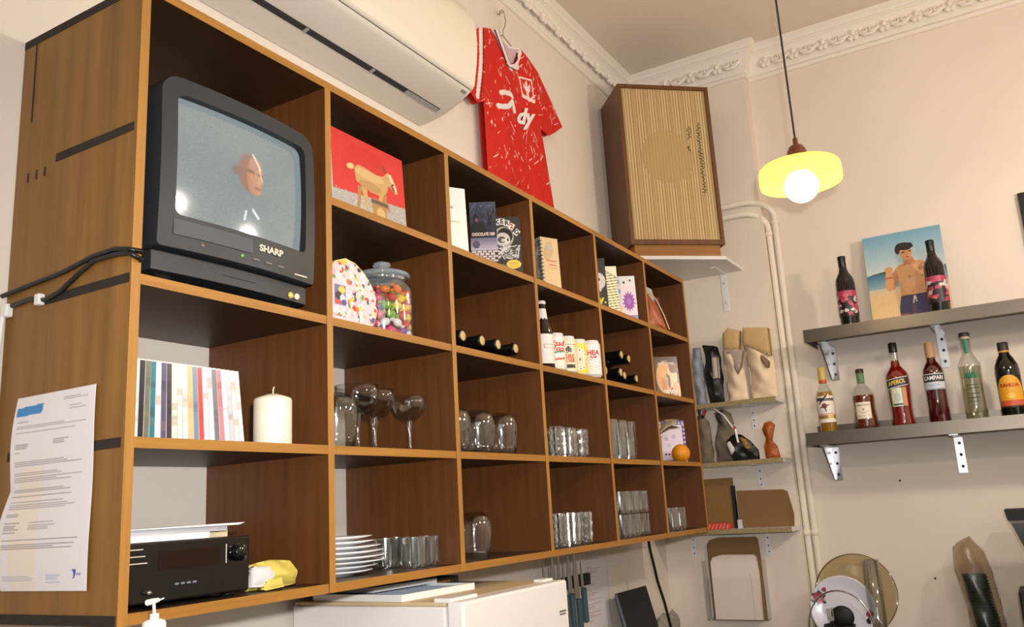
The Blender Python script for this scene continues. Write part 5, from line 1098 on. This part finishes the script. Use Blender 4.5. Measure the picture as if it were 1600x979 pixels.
# top row, sixth column
im = Img(30, 40, (92,48,28)); im.rect(0.05,0.05,0.95,0.95,(104,56,32)); im.noise(8)
card('brown_sleeve', 'brown record-style sleeve leaning behind the red packet', 'sleeve', 2.452, 0.06, 0.130, 0.165, math.radians(-40), im, ST[1], 0.004, mat('sleeve_brown',(88,46,26),0.7), PRINTM)
rb = thing('spice_packet', 'cellophane packet of red brown spice in the top right bay', 'packet', (2.325, 0.045, ST[1]), math.radians(-52))
puffy([(-0.055,0.0),(0.050,0.0),(0.030,0.07),(0.006,0.125),(-0.014,0.160),(-0.032,0.150),(-0.052,0.08)], 0.005, 0.034, lambda x,z: 0.003*math.sin(x*120+z*60), 0.02).build('spice', mat('spice_red',(150,66,32),0.35,col2=(176,98,58),vscale=40,bump=0.3), rb)
puffy([(-0.030,0.135),(0.010,0.115),(0.0,0.170),(-0.026,0.185)], 0.005, 0.008, None, 0.008).build('cellophane_top', mat('cellophane_grey',(176,172,164),0.25), rb)
MB().tube([(0.052,-0.014,0.004),(0.034,-0.02,0.06),(0.010,-0.02,0.12),(-0.010,-0.012,0.155)], 0.0022, 6).build('cellophane_seam', mat('cellophane_shine',(226,190,160),0.15), rb)
# film cases, second row sixth column
im = Img(66, 96, (70,44,28)); im.ell(0.38,0.50,0.34,0.38,(216,160,90)); im.ell(0.70,0.52,0.22,0.26,(232,196,140)); im.ell(0.30,0.66,0.22,0.14,(226,170,96)); im.ell(0.56,0.40,0.06,0.16,(90,50,26)); im.ell(0.5,0.55,0.03,0.05,(60,30,20)); im.ell(0.78,0.72,0.18,0.12,(110,70,40)); im.ell(0.34,0.32,0.12,0.16,(196,120,50)); im.ell(0.85,0.2,0.16,0.2,(206,150,90)); im.rect(0.1,0.80,0.9,0.815,(230,220,206)); im.rect(0.15,0.84,0.85,0.855,(220,200,180)); im.rect(0.3,0.89,0.6,0.90,(220,200,180)); im.rect(0.1,0.02,0.9,0.10,(150,90,50)); im.noise(5)
t_ = card('film_case', 'film case with two golden faces on the cover', 'film case', 2.482, 0.022, 0.100, 0.170, math.radians(-46), im, ST[2], 0.014, mat('case_blue_spine',(110,130,156),0.3,col2=(196,180,80),vscale=30), PRINTG)
text('candy', 0.030, mat('title_cream',(240,228,206),0.4), t_, (0.006,-0.0012,0.030), bold=0.0014, sx=0.85)

# ------------------------------------------------------------------ glassware
def glass_thing(name, label, cat, loc, prof, group, seg=28, mod=None, m=CLEAR, part='bowl'):
    g = thing(name, label, cat, loc, 0, group); MB().lathe(prof, seg, mod=mod, smooth=(mod is None)).build(part, m, g); return g
COUPE_B = [(0.004,0.078),(0.012,0.080),(0.026,0.086),(0.040,0.098),(0.047,0.115),(0.0475,0.138),(0.0462,0.138),(0.0455,0.116),(0.039,0.101),(0.025,0.089),(0.010,0.084),(0,0.083)]
COUPE_S = [(0,0.0),(0.030,0.0),(0.031,0.0015),(0.020,0.003),(0.008,0.006),(0.005,0.012),(0.0042,0.030),(0.005,0.050),(0.0065,0.060),(0.0085,0.068),(0.007,0.074),(0.009,0.079),(0,0.081)]
cg = thing('coupe_glass', 'coupe glass with round stem bead, nearest to the left divider', 'glass', (0.600, 0.078, ST[3]), 0, 'coupe glasses')
MB().lathe(COUPE_B, 32).build('bowl', CLEAR, cg); MB().lathe(COUPE_S, 24).build('stem', CLEAR2, cg)
dup(cg, 'coupe glass in the middle of the three standing in front', (0.683, 0.100, ST[3])); d3 = dup(cg, 'small coupe glass at the right of the three standing in front', (0.790, 0.085, ST[3])); d3.scale = (0.85,0.85,0.95)
dup(cg, 'coupe glass behind the other coupes against the back', (0.640, 0.235, ST[3])); dup(cg, 'coupe glass half hidden by the left divider', (0.500, 0.170, ST[3]))
STEMLESS = [(0,0.112),(0.018,0.112),(0.030,0.108),(0.040,0.096),(0.0445,0.080),(0.0445,0.060),(0.041,0.030),(0.036,0.0),(0.0345,0.0),(0.0395,0.030),(0.043,0.060),(0.043,0.080),(0.0385,0.094),(0.029,0.104),(0.017,0.107),(0,0.107)]
sg = glass_thing('wine_tumbler', 'stemless wine glass turned upside down beside the coupes', 'glass', (0.512, 0.058, ST[3]), STEMLESS, 'stemless glasses upside down')
lab = ['front left','front middle','front right','back left','back middle','back right']
for k, (xx, yy) in enumerate(((0.930,0.060),(1.040,0.060),(1.155,0.060),(0.955,0.170),(1.060,0.170),(1.165,0.170))):
    dup(sg, 'stemless wine glass turned upside down in the third column, %s one' % lab[k], (xx, yy, ST[3]))
for k, (xx, yy) in enumerate(((0.960,0.110),(1.040,0.085))): dup(sg, 'upside down wine glass in the bottom row third column, %s' % ['half behind the divider','standing free'][k], (xx, yy, ST[4]))
def facet(r, z, a):
    q_ = a*16/(2*PI); row = z/0.0125
    return r*(1+0.055*(abs(((q_+0.5*(int(row)%2)) % 1)-0.5)*4-1)) if 0.008 < z < 0.088 else r
DIA = [(0,0.002),(0.030,0.0)]+[(0.033+0.0035*(k/12), 0.004+k*0.0070) for k in range(13)]+[(0.0345,0.0885),(0.0330,0.0870),(0.0320,0.05),(0.0300,0.012),(0,0.010)]
dg = glass_thing('cut_tumbler', 'diamond cut tumbler', 'glass', (1.43,0.06,ST[3]), DIA, 'cut tumblers', 48, facet, CRYSTAL)
first = True
def place(proto, label, loc, flag=[True], sc_=None, rotz=0.0):
    global first
    if first: o = proto; o.location = loc; o['label'] = label; first = False
    else: o = dup(proto, label, loc, rotz)
    if sc_: o.scale = sc_
    return o
fb = ['front left','front middle','front right','rear left','rear middle','rear right']
for k, (xx, yy) in enumerate(((1.425,0.055),(1.505,0.055),(1.588,0.055),(1.430,0.140),(1.515,0.140),(1.600,0.140))):
    place(dg, 'diamond cut tumbler in the third row fourth column, %s one' % fb[k], (xx, yy, ST[3]), rotz=0.3*k)
for k, (xx, yy) in enumerate(((1.405,0.050),(1.485,0.050),(1.562,0.050),(1.410,0.135),(1.490,0.135),(1.568,0.135))):
    place(dg, 'diamond cut tumbler in the bottom row fourth column, %s one' % fb[k], (xx, yy, ST[4]), sc_=(1,1,1.06), rotz=0.3*k)
def flute(r, z, a): return r*(1+0.035*math.cos(a*10)) if 0.006 < z < 0.075 else r
HIGH = [(0,0.002),(0.026,0.0),(0.028,0.003)]+[(0.0285+0.004*(k/8), 0.006+k*0.0155) for k in range(9)]+[(0.0312,0.132),(0.0300,0.09),(0.0270,0.016),(0,0.014)]
hb = glass_thing('highball_glass', 'tall ribbed highball glass', 'glass', (1.83,0.06,ST[3]), HIGH, 'highball glasses', 40, flute, CRYSTAL)
first = True
for k, (xx, yy) in enumerate(((1.830,0.055),(1.905,0.055),(1.980,0.055),(1.835,0.130),(1.910,0.130),(1.985,0.130))):
    place(hb, 'tall ribbed highball glass in the third row fifth column, %s one' % fb[k], (xx, yy, ST[3]))
HALF = [(0,0.002),(0.030,0.0),(0.032,0.003),(0.033,0.012),(0.034,0.060),(0.0345,0.074),(0.0330,0.074),(0.0322,0.058),(0.031,0.014),(0,0.012)]
def ribs(r, z, a): return r*(1+0.04*math.cos(a*12)) if 0.006 < z < 0.055 else r
tb = glass_thing('ribbed_tumbler', 'ribbed stacking tumbler', 'glass', (1.86,0.055,ST[4]), HALF, 'ribbed tumblers', 48, ribs, CRYSTAL)
first = True
for lay in range(2):
    for k, (xx, yy) in enumerate(((1.862,0.050),(1.940,0.050),(2.018,0.050),(1.870,0.130),(1.950,0.130),(2.028,0.130))):
        place(tb, 'ribbed tumbler in the bottom row fifth column, %s layer, %s one' % (['lower','upper'][lay], fb[k]), (xx, yy, ST[4]+lay*0.0745))
for k, (xx, yy) in enumerate(((2.315,0.055),(2.395,0.055),(2.40,0.140))): place(tb, 'ribbed tumbler alone in the bottom right bay, %s' % ['left one','right one','rear one'][k], (xx, yy, ST[4]), sc_=(1,1,1.12))
for k, (xx, yy) in enumerate(((0.690,0.060),(0.762,0.062),(0.822,0.072),(0.762,0.140),(0.815,0.150))): place(tb, 'ribbed tumbler beside the plate stack, %s' % ['nearest the plates','in the middle','rightmost in front','rear left','rear right'][k], (xx if k else 0.741-0.03, yy if k else 0.030, ST[4]), sc_=(0.9,0.9,0.88)) if k not in (0,) else None
place(tb, 'ribbed tumbler just behind the rim of the plate stack', (0.762, 0.225, ST[4]), sc_=(0.9,0.9,0.88))

# plates
def plate_prof(r): return [(0,0.001),(r*0.55,0.0),(r*0.60,0.0035),(r*0.72,0.0050),(r,0.0095),(r*1.0,0.0112),(r*0.98,0.0114),(r*0.70,0.0072),(r*0.58,0.0055),(0,0.0050)]
pz = ST[4]
for k, r0 in enumerate((0.086,0.096,0.114,0.116,0.110,0.104,0.090,0.086)):
    o = MB().lathe(plate_prof(r0), 48).build('plate', CERAM, None, None, (0.575, 0.135, pz)); tag(o, 'white plate in the stack, %s' % ['lowest one','second from the bottom','third from the bottom','widest in the middle','fifth from the bottom','third from the top','second from the top','topmost one'][k], 'plate', 'plates in the bottom row'); pz += 0.0096 if k < 7 else 0

# ------------------------------------------------------------------ third row, sixth column: orange, card, feathers
og = thing('orange', 'ripe orange in front of the patterned card', 'orange', (2.462, 0.040, ST[3]))
MB().sphere((0,0,0.0355), 0.0360, 28, 18, 0, (1,1,0.985)).build('peel', mat('orange_peel',(238,150,24),0.45,var=0.12,vscale=30,bump=0.25), og); MB().lathe([(0,0.0716),(0.004,0.0712),(0.004,0.070)],8).build('stem_scar', mat('stem_green',(110,110,50),0.7), og)
im = Img(70, 100, (70,66,140)); r_ = random.Random(3)
for k in range(9):
    for (u, v) in ((0.02+k*0.11,0.95),(0.02+k*0.11,0.04)): im.poly([(u,v-0.035),(u+0.09,v-0.035),(u+0.045,v+0.035)],(222,196,214))
    im.poly([(0.0,0.05+k*0.1),(0.10,0.09+k*0.1),(0.0,0.12+k*0.1)],(222,196,214)); im.poly([(1.0,0.05+k*0.1),(0.90,0.09+k*0.1),(1.0,0.12+k*0.1)],(222,196,214))
im.rect(0.10,0.09,0.90,0.89,(228,214,228)); im.rect(0.3,0.80,0.7,0.82,(170,160,196)); im.ell(0.35,0.58,0.07,0.05,(190,190,206)); im.ell(0.6,0.62,0.08,0.05,(196,190,210)); im.ell(0.42,0.42,0.07,0.05,(200,198,212))
for k in range(5): im.ell(0.28+k*0.12,0.22,0.038,0.026,(140,50,90))
card('patterned_card', 'tall card with blue and pink border behind the orange', 'card', 2.552, 0.045, 0.125, 0.172, math.radians(-48), im, ST[3], 0.004, PAPER)
fe = thing('feather_bunch', 'small bunch of dry mottled feathers left of the patterned card', 'feathers', (2.335, 0.075, ST[3]))
r_ = random.Random(6)
MB().lathe([(0,0),(0.014,0),(0.016,0.09),(0.018,0.10),(0.014,0.10),(0.012,0.004),(0,0.004)],20,(-0.02,0,0)).build('pot', mat('small_pot',(150,140,120),0.6), fe)
for k in range(9):
    a = r_.uniform(-0.9,0.5); L = r_.uniform(0.10,0.145); tip = (0.085+0.03*math.sin(k*1.7), -0.045+0.012*math.cos(k), 0.150+0.018*math.cos(k*2.3))
    c0 = Vector((-0.02,0,0.10)); c1 = Vector(tip); md_ = (c0+c1)/2+Vector((0,0,0.02)); up = Vector((0.0,0.35,1)).normalized()*0.010
    MB().add([c0, md_-up, c1, md_+up, md_+Vector((0,-0.002,0))], [(0,1,4),(1,2,4),(2,3,4),(3,0,4)]).build('feather', mat('feather_%d'%(k%3), [(150,130,104),(96,78,60),(190,180,160)][k%3], 0.8, col2=[(90,72,54),(60,48,38),(120,104,84)][k%3], vscale=90), fe)

# ------------------------------------------------------------------ fridge and what lies on it
FX0, FX1, FY, FZ = 0.660, 1.105, -0.132, 1.376
fg = thing('fridge', 'white refrigerator below the shelving unit', 'fridge', ((FX0+FX1)/2, 0.1, 0.0))
FW = mat('fridge_enamel', (236,232,226), 0.3)
def fpart(name, mb, m, lab=None):
    o = mb.build(name, m, fg, lab); o.location = (-(FX0+FX1)/2, -0.1, 0); return o
fpart('body', MB().rbox(FX0, FX1, FY+0.045, D-0.012, 0.03, FZ-0.010, 0.004), FW)
fpart('door', MB().rbox(FX0, FX1, FY, FY+0.040, 0.75, FZ, 0.006, 0, 3), FW)
fpart('door', MB().rbox(FX0, FX1, FY, FY+0.040, 0.06, 0.742, 0.008, 0, 3), FW)
fpart('door_seal', MB().box(FX0+0.008, FX1-0.008, FY+0.040, FY+0.045, 0.07, FZ-0.02), mat('seal_lilac',(176,170,186),0.6))
fpart('top_panel', MB().rbox(FX0+0.004, FX1-0.004, FY+0.046, D-0.013, FZ-0.010, FZ-0.001, 0.003), mat('fridge_top_beige',(206,182,142),0.5))
fpart('hinge_cover', MB().rbox(FX0+0.004, FX0+0.10, FY+0.030, FY+0.075, FZ-0.004, FZ+0.006, 0.003), FW)
fpart('hinge_cover', MB().rbox(FX1-0.05, FX1-0.004, FY+0.035, FY+0.065, FZ-0.004, FZ+0.005, 0.003), FW)
BD = mat('badge_ink',(96,92,88),0.5)
fpart('badge', MB().box(FX1-0.048, FX1-0.016, FY-0.0010, FY, 1.306, 1.3095).box(FX1-0.046, FX1-0.018, FY-0.0010, FY, 1.300, 1.3030), BD, 'small dark maker badge')
fpart('foot', MB().box(FX0+0.02,FX0+0.06,0.0,0.04,0,0.03), BLACK); fpart('foot', MB().box(FX1-0.06,FX1-0.02,0.0,0.04,0,0.03), BLACK)
# slatted tray
tr = thing('wire_tray', 'pale blue slatted plastic tray on top of the fridge', 'tray', (0.79, 0.14, FZ-0.0008), -0.06)
PBLUE = mat('pale_blue_plastic',(196,208,222),0.4)
MB().box(-0.125,0.125,-0.13,-0.122,0,0.014).box(-0.125,0.125,0.122,0.13,0,0.014).box(-0.125,-0.117,-0.122,0.122,0,0.014).box(0.117,0.125,-0.122,0.122,0,0.014).build('rim', WHITE, tr)
for k in range(14): MB().box(-0.116+k*0.0172,-0.108+k*0.0172,-0.122,0.122,0.003,0.009).build('slat', PBLUE, tr)
o = MB().box(-0.10,0.12,-0.08,0.09,0,0.010).build('paper_pad', PAPER, None, None, (0.80,0.20,FZ+0.0135), (0,0,-0.05)); tag(o, 'white paper pad lying on the slatted tray', 'papers')
bt = thing('baking_tray', 'dark metal baking tray at the back of the fridge top', 'tray', (0.985, 0.235, FZ-0.0008), 0.0)
DKM = mat('dark_tray_metal',(62,58,50),0.5,0.3)
MB().box(-0.055,0.080,-0.08,0.08,0,0.003).box(-0.055,0.080,-0.08,-0.077,0.003,0.018).box(-0.055,0.080,0.077,0.08,0.003,0.018).box(0.077,0.080,-0.077,0.077,0.003,0.018).box(-0.055,-0.052,-0.077,0.077,0.003,0.018).build('tray', DKM, bt)
MB().box(-0.01,0.04,-0.083,-0.080,0.006,0.012).build('wooden_inlay', mat('inlay_wood',(150,100,40),0.6), bt)
# counters below the frame that carry the rest
o = thing('kitchen_counter', 'kitchen counter under the shelves, below the picture edge', 'counter', (2.4, -0.3, 0))
q_ = MB().box(1.12, NX-0.003, -0.27, D-0.002, 0.90, 0.95).box(2.44, BX-0.003, -1.6, -0.27, 0.90, 0.95).build('worktop', STEEL, o); q_.location = (-2.4,0.3,0)
q_ = MB().box(1.14, NX-0.003, -0.27, D-0.002, 0.0, 0.90).box(2.48, BX-0.003, -1.58, -0.27, 0.0, 0.90).build('cabinet', PAINTW, o); q_.location = (-2.4,0.3,0)

# knives
ks = MB().box(1.79, 2.152, D-0.018, D-0.001, 1.264, 1.304).build('knife_rack', BLKM); tag(ks, 'black magnetic knife strip on the wall beside the fridge', 'knife rack')
HND = mat('teal_grey_handle',(64,84,92),0.45)
kn = [(1.800,1.372,0.018,'short'),(1.838,1.350,0.012,'narrow'),(1.865,1.392,0.034,'broad'),(1.908,1.398,0.022,'straight'),(1.940,1.362,0.014,'slim'),(1.985,1.385,0.030,'pointed'),(2.035,1.394,0.036,'long pointed'),(2.080,1.350,0.018,'small paring')]
posn = ['first','second','third','fourth','fifth','sixth','seventh','eighth']
for k, (xx, zt_, wd, ad) in enumerate(kn):
    zb_ = 1.245 if k < 6 else (1.222 if k == 6 else 1.255)
    t_ = thing('kitchen_knife', '%s bladed kitchen knife on the magnetic strip, %s from the fridge' % (ad, posn[k]), 'knife', (xx, D-0.0195, zb_), 0, 'knives on the magnetic strip', (0, -0.03*(k > 4)-0.02, 0))
    L = zt_-zb_
    MB().prism([(-wd/2,0),(wd/2,0),(wd/2,L*0.55),(wd*0.28,L*0.8),(0.0,L),(-wd*0.25,L*0.85),(-wd/2,L*0.5)][::-1], 'y', -0.0016, 0.0, 0).build('blade', BLADE, t_)
    MB().rbox(-0.011,0.011,-0.012,0.004,-0.115,0.004,0.004).build('handle', HND, t_)
# list, board, plastic
im = Img(70, 100, (222,216,214)); r_ = random.Random(14)
v = 0.93
while v > 0.1:
    if r_.random() < 0.85: im.rect(0.10, v-0.006, 0.10+r_.uniform(0.12,0.6), v, r_.choice([(150,142,142),(176,140,136),(160,156,158)]), 0.6)
    v -= 0.017
li = thing('price_list', 'printed list taped to the wall right of the knives', 'paper', (2.236, D-0.0006, 1.10)); print_mesh('sheet', im, flat(0.205,0.290,-0.0006), PRINTM, li).modifiers.new('t','SOLIDIFY').thickness = 0.0003
bd_ = thing('black_board', 'black flat board leaning on the wall right of the printed list', 'board', (2.44, 0.225, 0.9505), 0, None, (math.radians(-14),0,0)); MB().rbox(-0.142,0.145,-0.006,0.006,0.0,0.272,0.003).build('panel', BLKM, bd_); MB().box(-0.145,-0.142,-0.005,0.005,0.004,0.268).build('edge_strip', mat('edge_blue_grey',(96,110,122),0.5), bd_)
pg = thing('plastic_wrap', 'crumpled clear grey plastic wrap in the wall corner', 'plastic', (2.76, 0.285, 0.9505)); puffy([(-0.12,0),(0.12,0),(0.115,0.10),(0.10,0.142),(0.03,0.128),(-0.02,0.140),(-0.09,0.120),(-0.125,0.09)], 0.008, 0.05, lambda x,z: 0.006*math.sin(x*70+z*50), 0.02).build('wrap', mat('wrap_grey',(160,154,140),0.25,var=0.3,vscale=30), pg)

# ------------------------------------------------------------------ dish rack corner
rk_ = thing('dish_rack', 'chrome wire dish rack with black cutlery pot at the bottom right', 'dish rack', (2.74,-0.44,0.95))
def rp_(name, mb, m):
    o = mb.build(name, m, rk_); o.location = (-2.74, 0.44, -0.95); return o
CHR = mat('chrome_wire',(190,190,188),0.15,1.0)
rp_('hoop', MB().tube([(2.715,-0.310+0.0,0.955)]+[(2.715,-0.425-0.115*math.cos(a),1.05+0.130*math.sin(a)) for a in [PI-PI*k/16 for k in range(17)]]+[(2.715,-0.54,0.955)], 0.0028, 8), CHR)
rp_('hoop', MB().tube([(2.80,-0.30,0.955)]+[(2.80,-0.435-0.13*math.cos(a),1.02+0.09*math.sin(a)) for a in [PI-PI*k/16 for k in range(17)]]+[(2.80,-0.565,0.955)], 0.0028, 8), CHR)
rp_('base_frame', MB().tube([(2.68,-0.29,0.975),(2.68,-0.58,0.975),(2.84,-0.58,0.975),(2.84,-0.29,0.975),(2.68,-0.29,0.975)], 0.003, 8), CHR)
for (xx, yy) in ((2.68,-0.29),(2.68,-0.58),(2.84,-0.58),(2.84,-0.29)): rp_('leg', MB().tube([(xx,yy,0.9505),(xx,yy,0.985)], 0.004, 8), BLACK)
rp_('cutlery_pot', MB().lathe([(0,0.956),(0.050,0.956),(0.056,1.062),(0.053,1.062),(0.047,0.96),(0,0.96)], 24, (2.69,-0.425,0)), BLKM)
pt = thing('flower_plate', 'white plate with red flower sprig standing in the dish rack', 'plate', (2.766,-0.430,1.110), 0, None, (math.radians(82),0,-PI/2))
V_, F_, DD_, be_, bd2 = fill_grid([(0.118*math.cos(2*PI*k/64),0.118*math.sin(2*PI*k/64)) for k in range(64)], 0.0042); VA = np.array(V_); cc = np.zeros((len(V_),3)); cc[:] = (214,214,222)
def pbl(x, y, r, c): cc[np.hypot(VA[:,0]-x, VA[:,1]-y) < r] = c
for k in range(8): a = 2*PI*k/8; pbl(-0.085+0.012*math.cos(a), 0.038+0.014*math.sin(a), 0.009, (150,50,64))
for k in range(6): a = 2*PI*k/6+.4; pbl(-0.085+0.024*math.cos(a), 0.036+0.024*math.sin(a), 0.0055, (50,40,44))
pbl(-0.062,0.066,0.009,(150,50,64)); pbl(-0.074,0.056,0.004,(40,50,44)); pbl(0.095,-0.02,0.014,(150,50,64)); pbl(0.088,-0.045,0.010,(50,40,44))
lc = cc/255.0; lc = np.where(lc <= 0.04045, lc/12.92, ((lc+0.055)/1.055)**2.4)
mb = MB().add([(x, y, 0.012*max(0,(math.hypot(x,y)-0.07)/0.048)**1.3) for x, y in V_], F_, 0, True); mb.col = np.concatenate([lc, np.ones((len(V_),1))], 1); o = mb.build('dish', PRINTG, pt); md = o.modifiers.new('t','SOLIDIFY'); md.thickness = 0.004; md.offset = -1
gd = thing('glass_dish', 'large round clear glass dish standing behind the flower plate', 'dish', (2.835,-0.475,1.152), 0, None, (math.radians(80),0,-PI/2))
MB().lathe([(0,0),(0.10,0.0),(0.125,0.006),(0.140,0.018),(0.1485,0.024),(0.1485,0.028),(0.139,0.024),(0.123,0.012),(0.10,0.006),(0,0.006)], 56).build('bowl', glass('smoky_glass',(236,230,212),0.2,0.06), gd)
MB().lathe([(0.1465,0.022),(0.1505,0.025),(0.1500,0.030),(0.1465,0.029)], 56).build('rim', glass('rim_glass',(190,186,170),0.35,0.05), gd)
gt = thing('tall_glass', 'tall straight clear glass standing beside the flower plate', 'glass', (2.775,-0.548,0.985), 0, None, (0.0,0,0)); MB().lathe([(0,0.002),(0.030,0),(0.031,0.004),(0.031,0.30),(0.0295,0.30),(0.0295,0.008),(0,0.008)], 32).build('wall', CLEAR2, gt)
for k, (dy, an, lab) in enumerate(((0.024,0.25,'steel fork standing leftmost in the black cutlery pot'),(0.010,0.05,'steel fork standing in the middle of the black cutlery pot'))):
    t_ = thing('fork', lab, 'fork', (2.692, -0.425+dy, 0.965), 0, 'forks in the cutlery pot', (an*0.6, 0, -PI/2))
    MB().box(-0.004,0.004,-0.001,0.001,0,0.105).build('handle', CHR, t_); MB().prism([(-0.004,0.10),(0.004,0.10),(0.011,0.118),(0.011,0.128),(-0.011,0.128),(-0.011,0.118)][::-1],'y',-0.001,0.001).build('neck', CHR, t_)
    for q_ in range(4): MB().box(-0.011+q_*0.0065,-0.0085+q_*0.0065,-0.001,0.001,0.128,0.158).build('tine', CHR, t_)
t_ = thing('black_spoon', 'rounded black ladle head sticking out of the cutlery pot', 'ladle', (2.690,-0.440,0.965), 0, None, (0.03,0,-PI/2)); MB().tube([(0,0,0),(0,0,0.12)],0.005,8).build('handle', BLKM, t_); MB().sphere((0.0,0.0,0.125),0.042,20,12,0,(1,0.45,0.95)).build('bowl', BLKM, t_)
gw = thing('cup_sleeve', 'tall tube of green cups in a cloudy plastic sleeve by the back wall', 'cups', (2.92,-0.905,0.9505), -PI/2)
puffy([(-0.062,0.0),(0.058,0.0),(0.056,0.08),(0.052,0.14),(0.040,0.265),(0.022,0.345),(-0.020,0.402),(-0.060,0.382),(-0.082,0.362),(-0.088,0.28),(-0.064,0.16)], 0.008, 0.10, lambda x,z: 0.003*math.sin(x*90+z*60), 0.02).build('sleeve', glass('cloudy_sleeve',(226,216,204),0.2,0.35), gw)
cupm = MB().lathe([(0.034,0.0),(0.042,0.010),(0.044,0.012),(0.042,0.0125)], 20).mesh('cup'); cupm.materials.append(mat('green_cup',(52,84,60),0.35))
for k in range(24):
    o = bpy.data.objects.new('cup', cupm); COL.objects.link(o); o.parent = gw; o.location = (0.006-0.0013*k, 0.0, 0.004+k*0.0108)
bc = thing('kitchen_machine', 'black machine cut off by the lower right edge', 'machine', (2.75,-1.14,0.9505), -PI/2)
MB().prism([(-0.118,0.497),(0.12,0.497),(0.12,0.46),(-0.112,0.46)][::-1],'y',-0.06,0.10).build('lid', BLKM, bc); MB().prism([(-0.104,0.452),(0.11,0.452),(0.03,0.20),(-0.02,0.20)][::-1],'y',-0.05,0.09).build('hopper', mat('smoked_hopper',(28,24,20),0.2), bc); MB().rbox(-0.118,0.12,-0.07,0.11,0.0,0.228,0.006).build('body', BLKM, bc); MB().box(-0.108,-0.060,-0.052,-0.045,0.452,0.460).build('label_strip', mat('strip_tan',(150,136,116),0.5), bc)

# ------------------------------------------------------------------ small things on walls
for (p, lab) in (((BX-0.002,-0.662,1.57),'tiny dark screw hole in the back wall under the lower steel shelf'),((BX-0.002,-0.735,1.19),'tiny dark screw hole in the back wall near the dish rack')):
    o = MB().sphere((0,0,0),0.004,8,6,0,(0.5,1,1)).build('wall_plug', BLKM, None, None, p); tag(o, lab, 'wall plug')
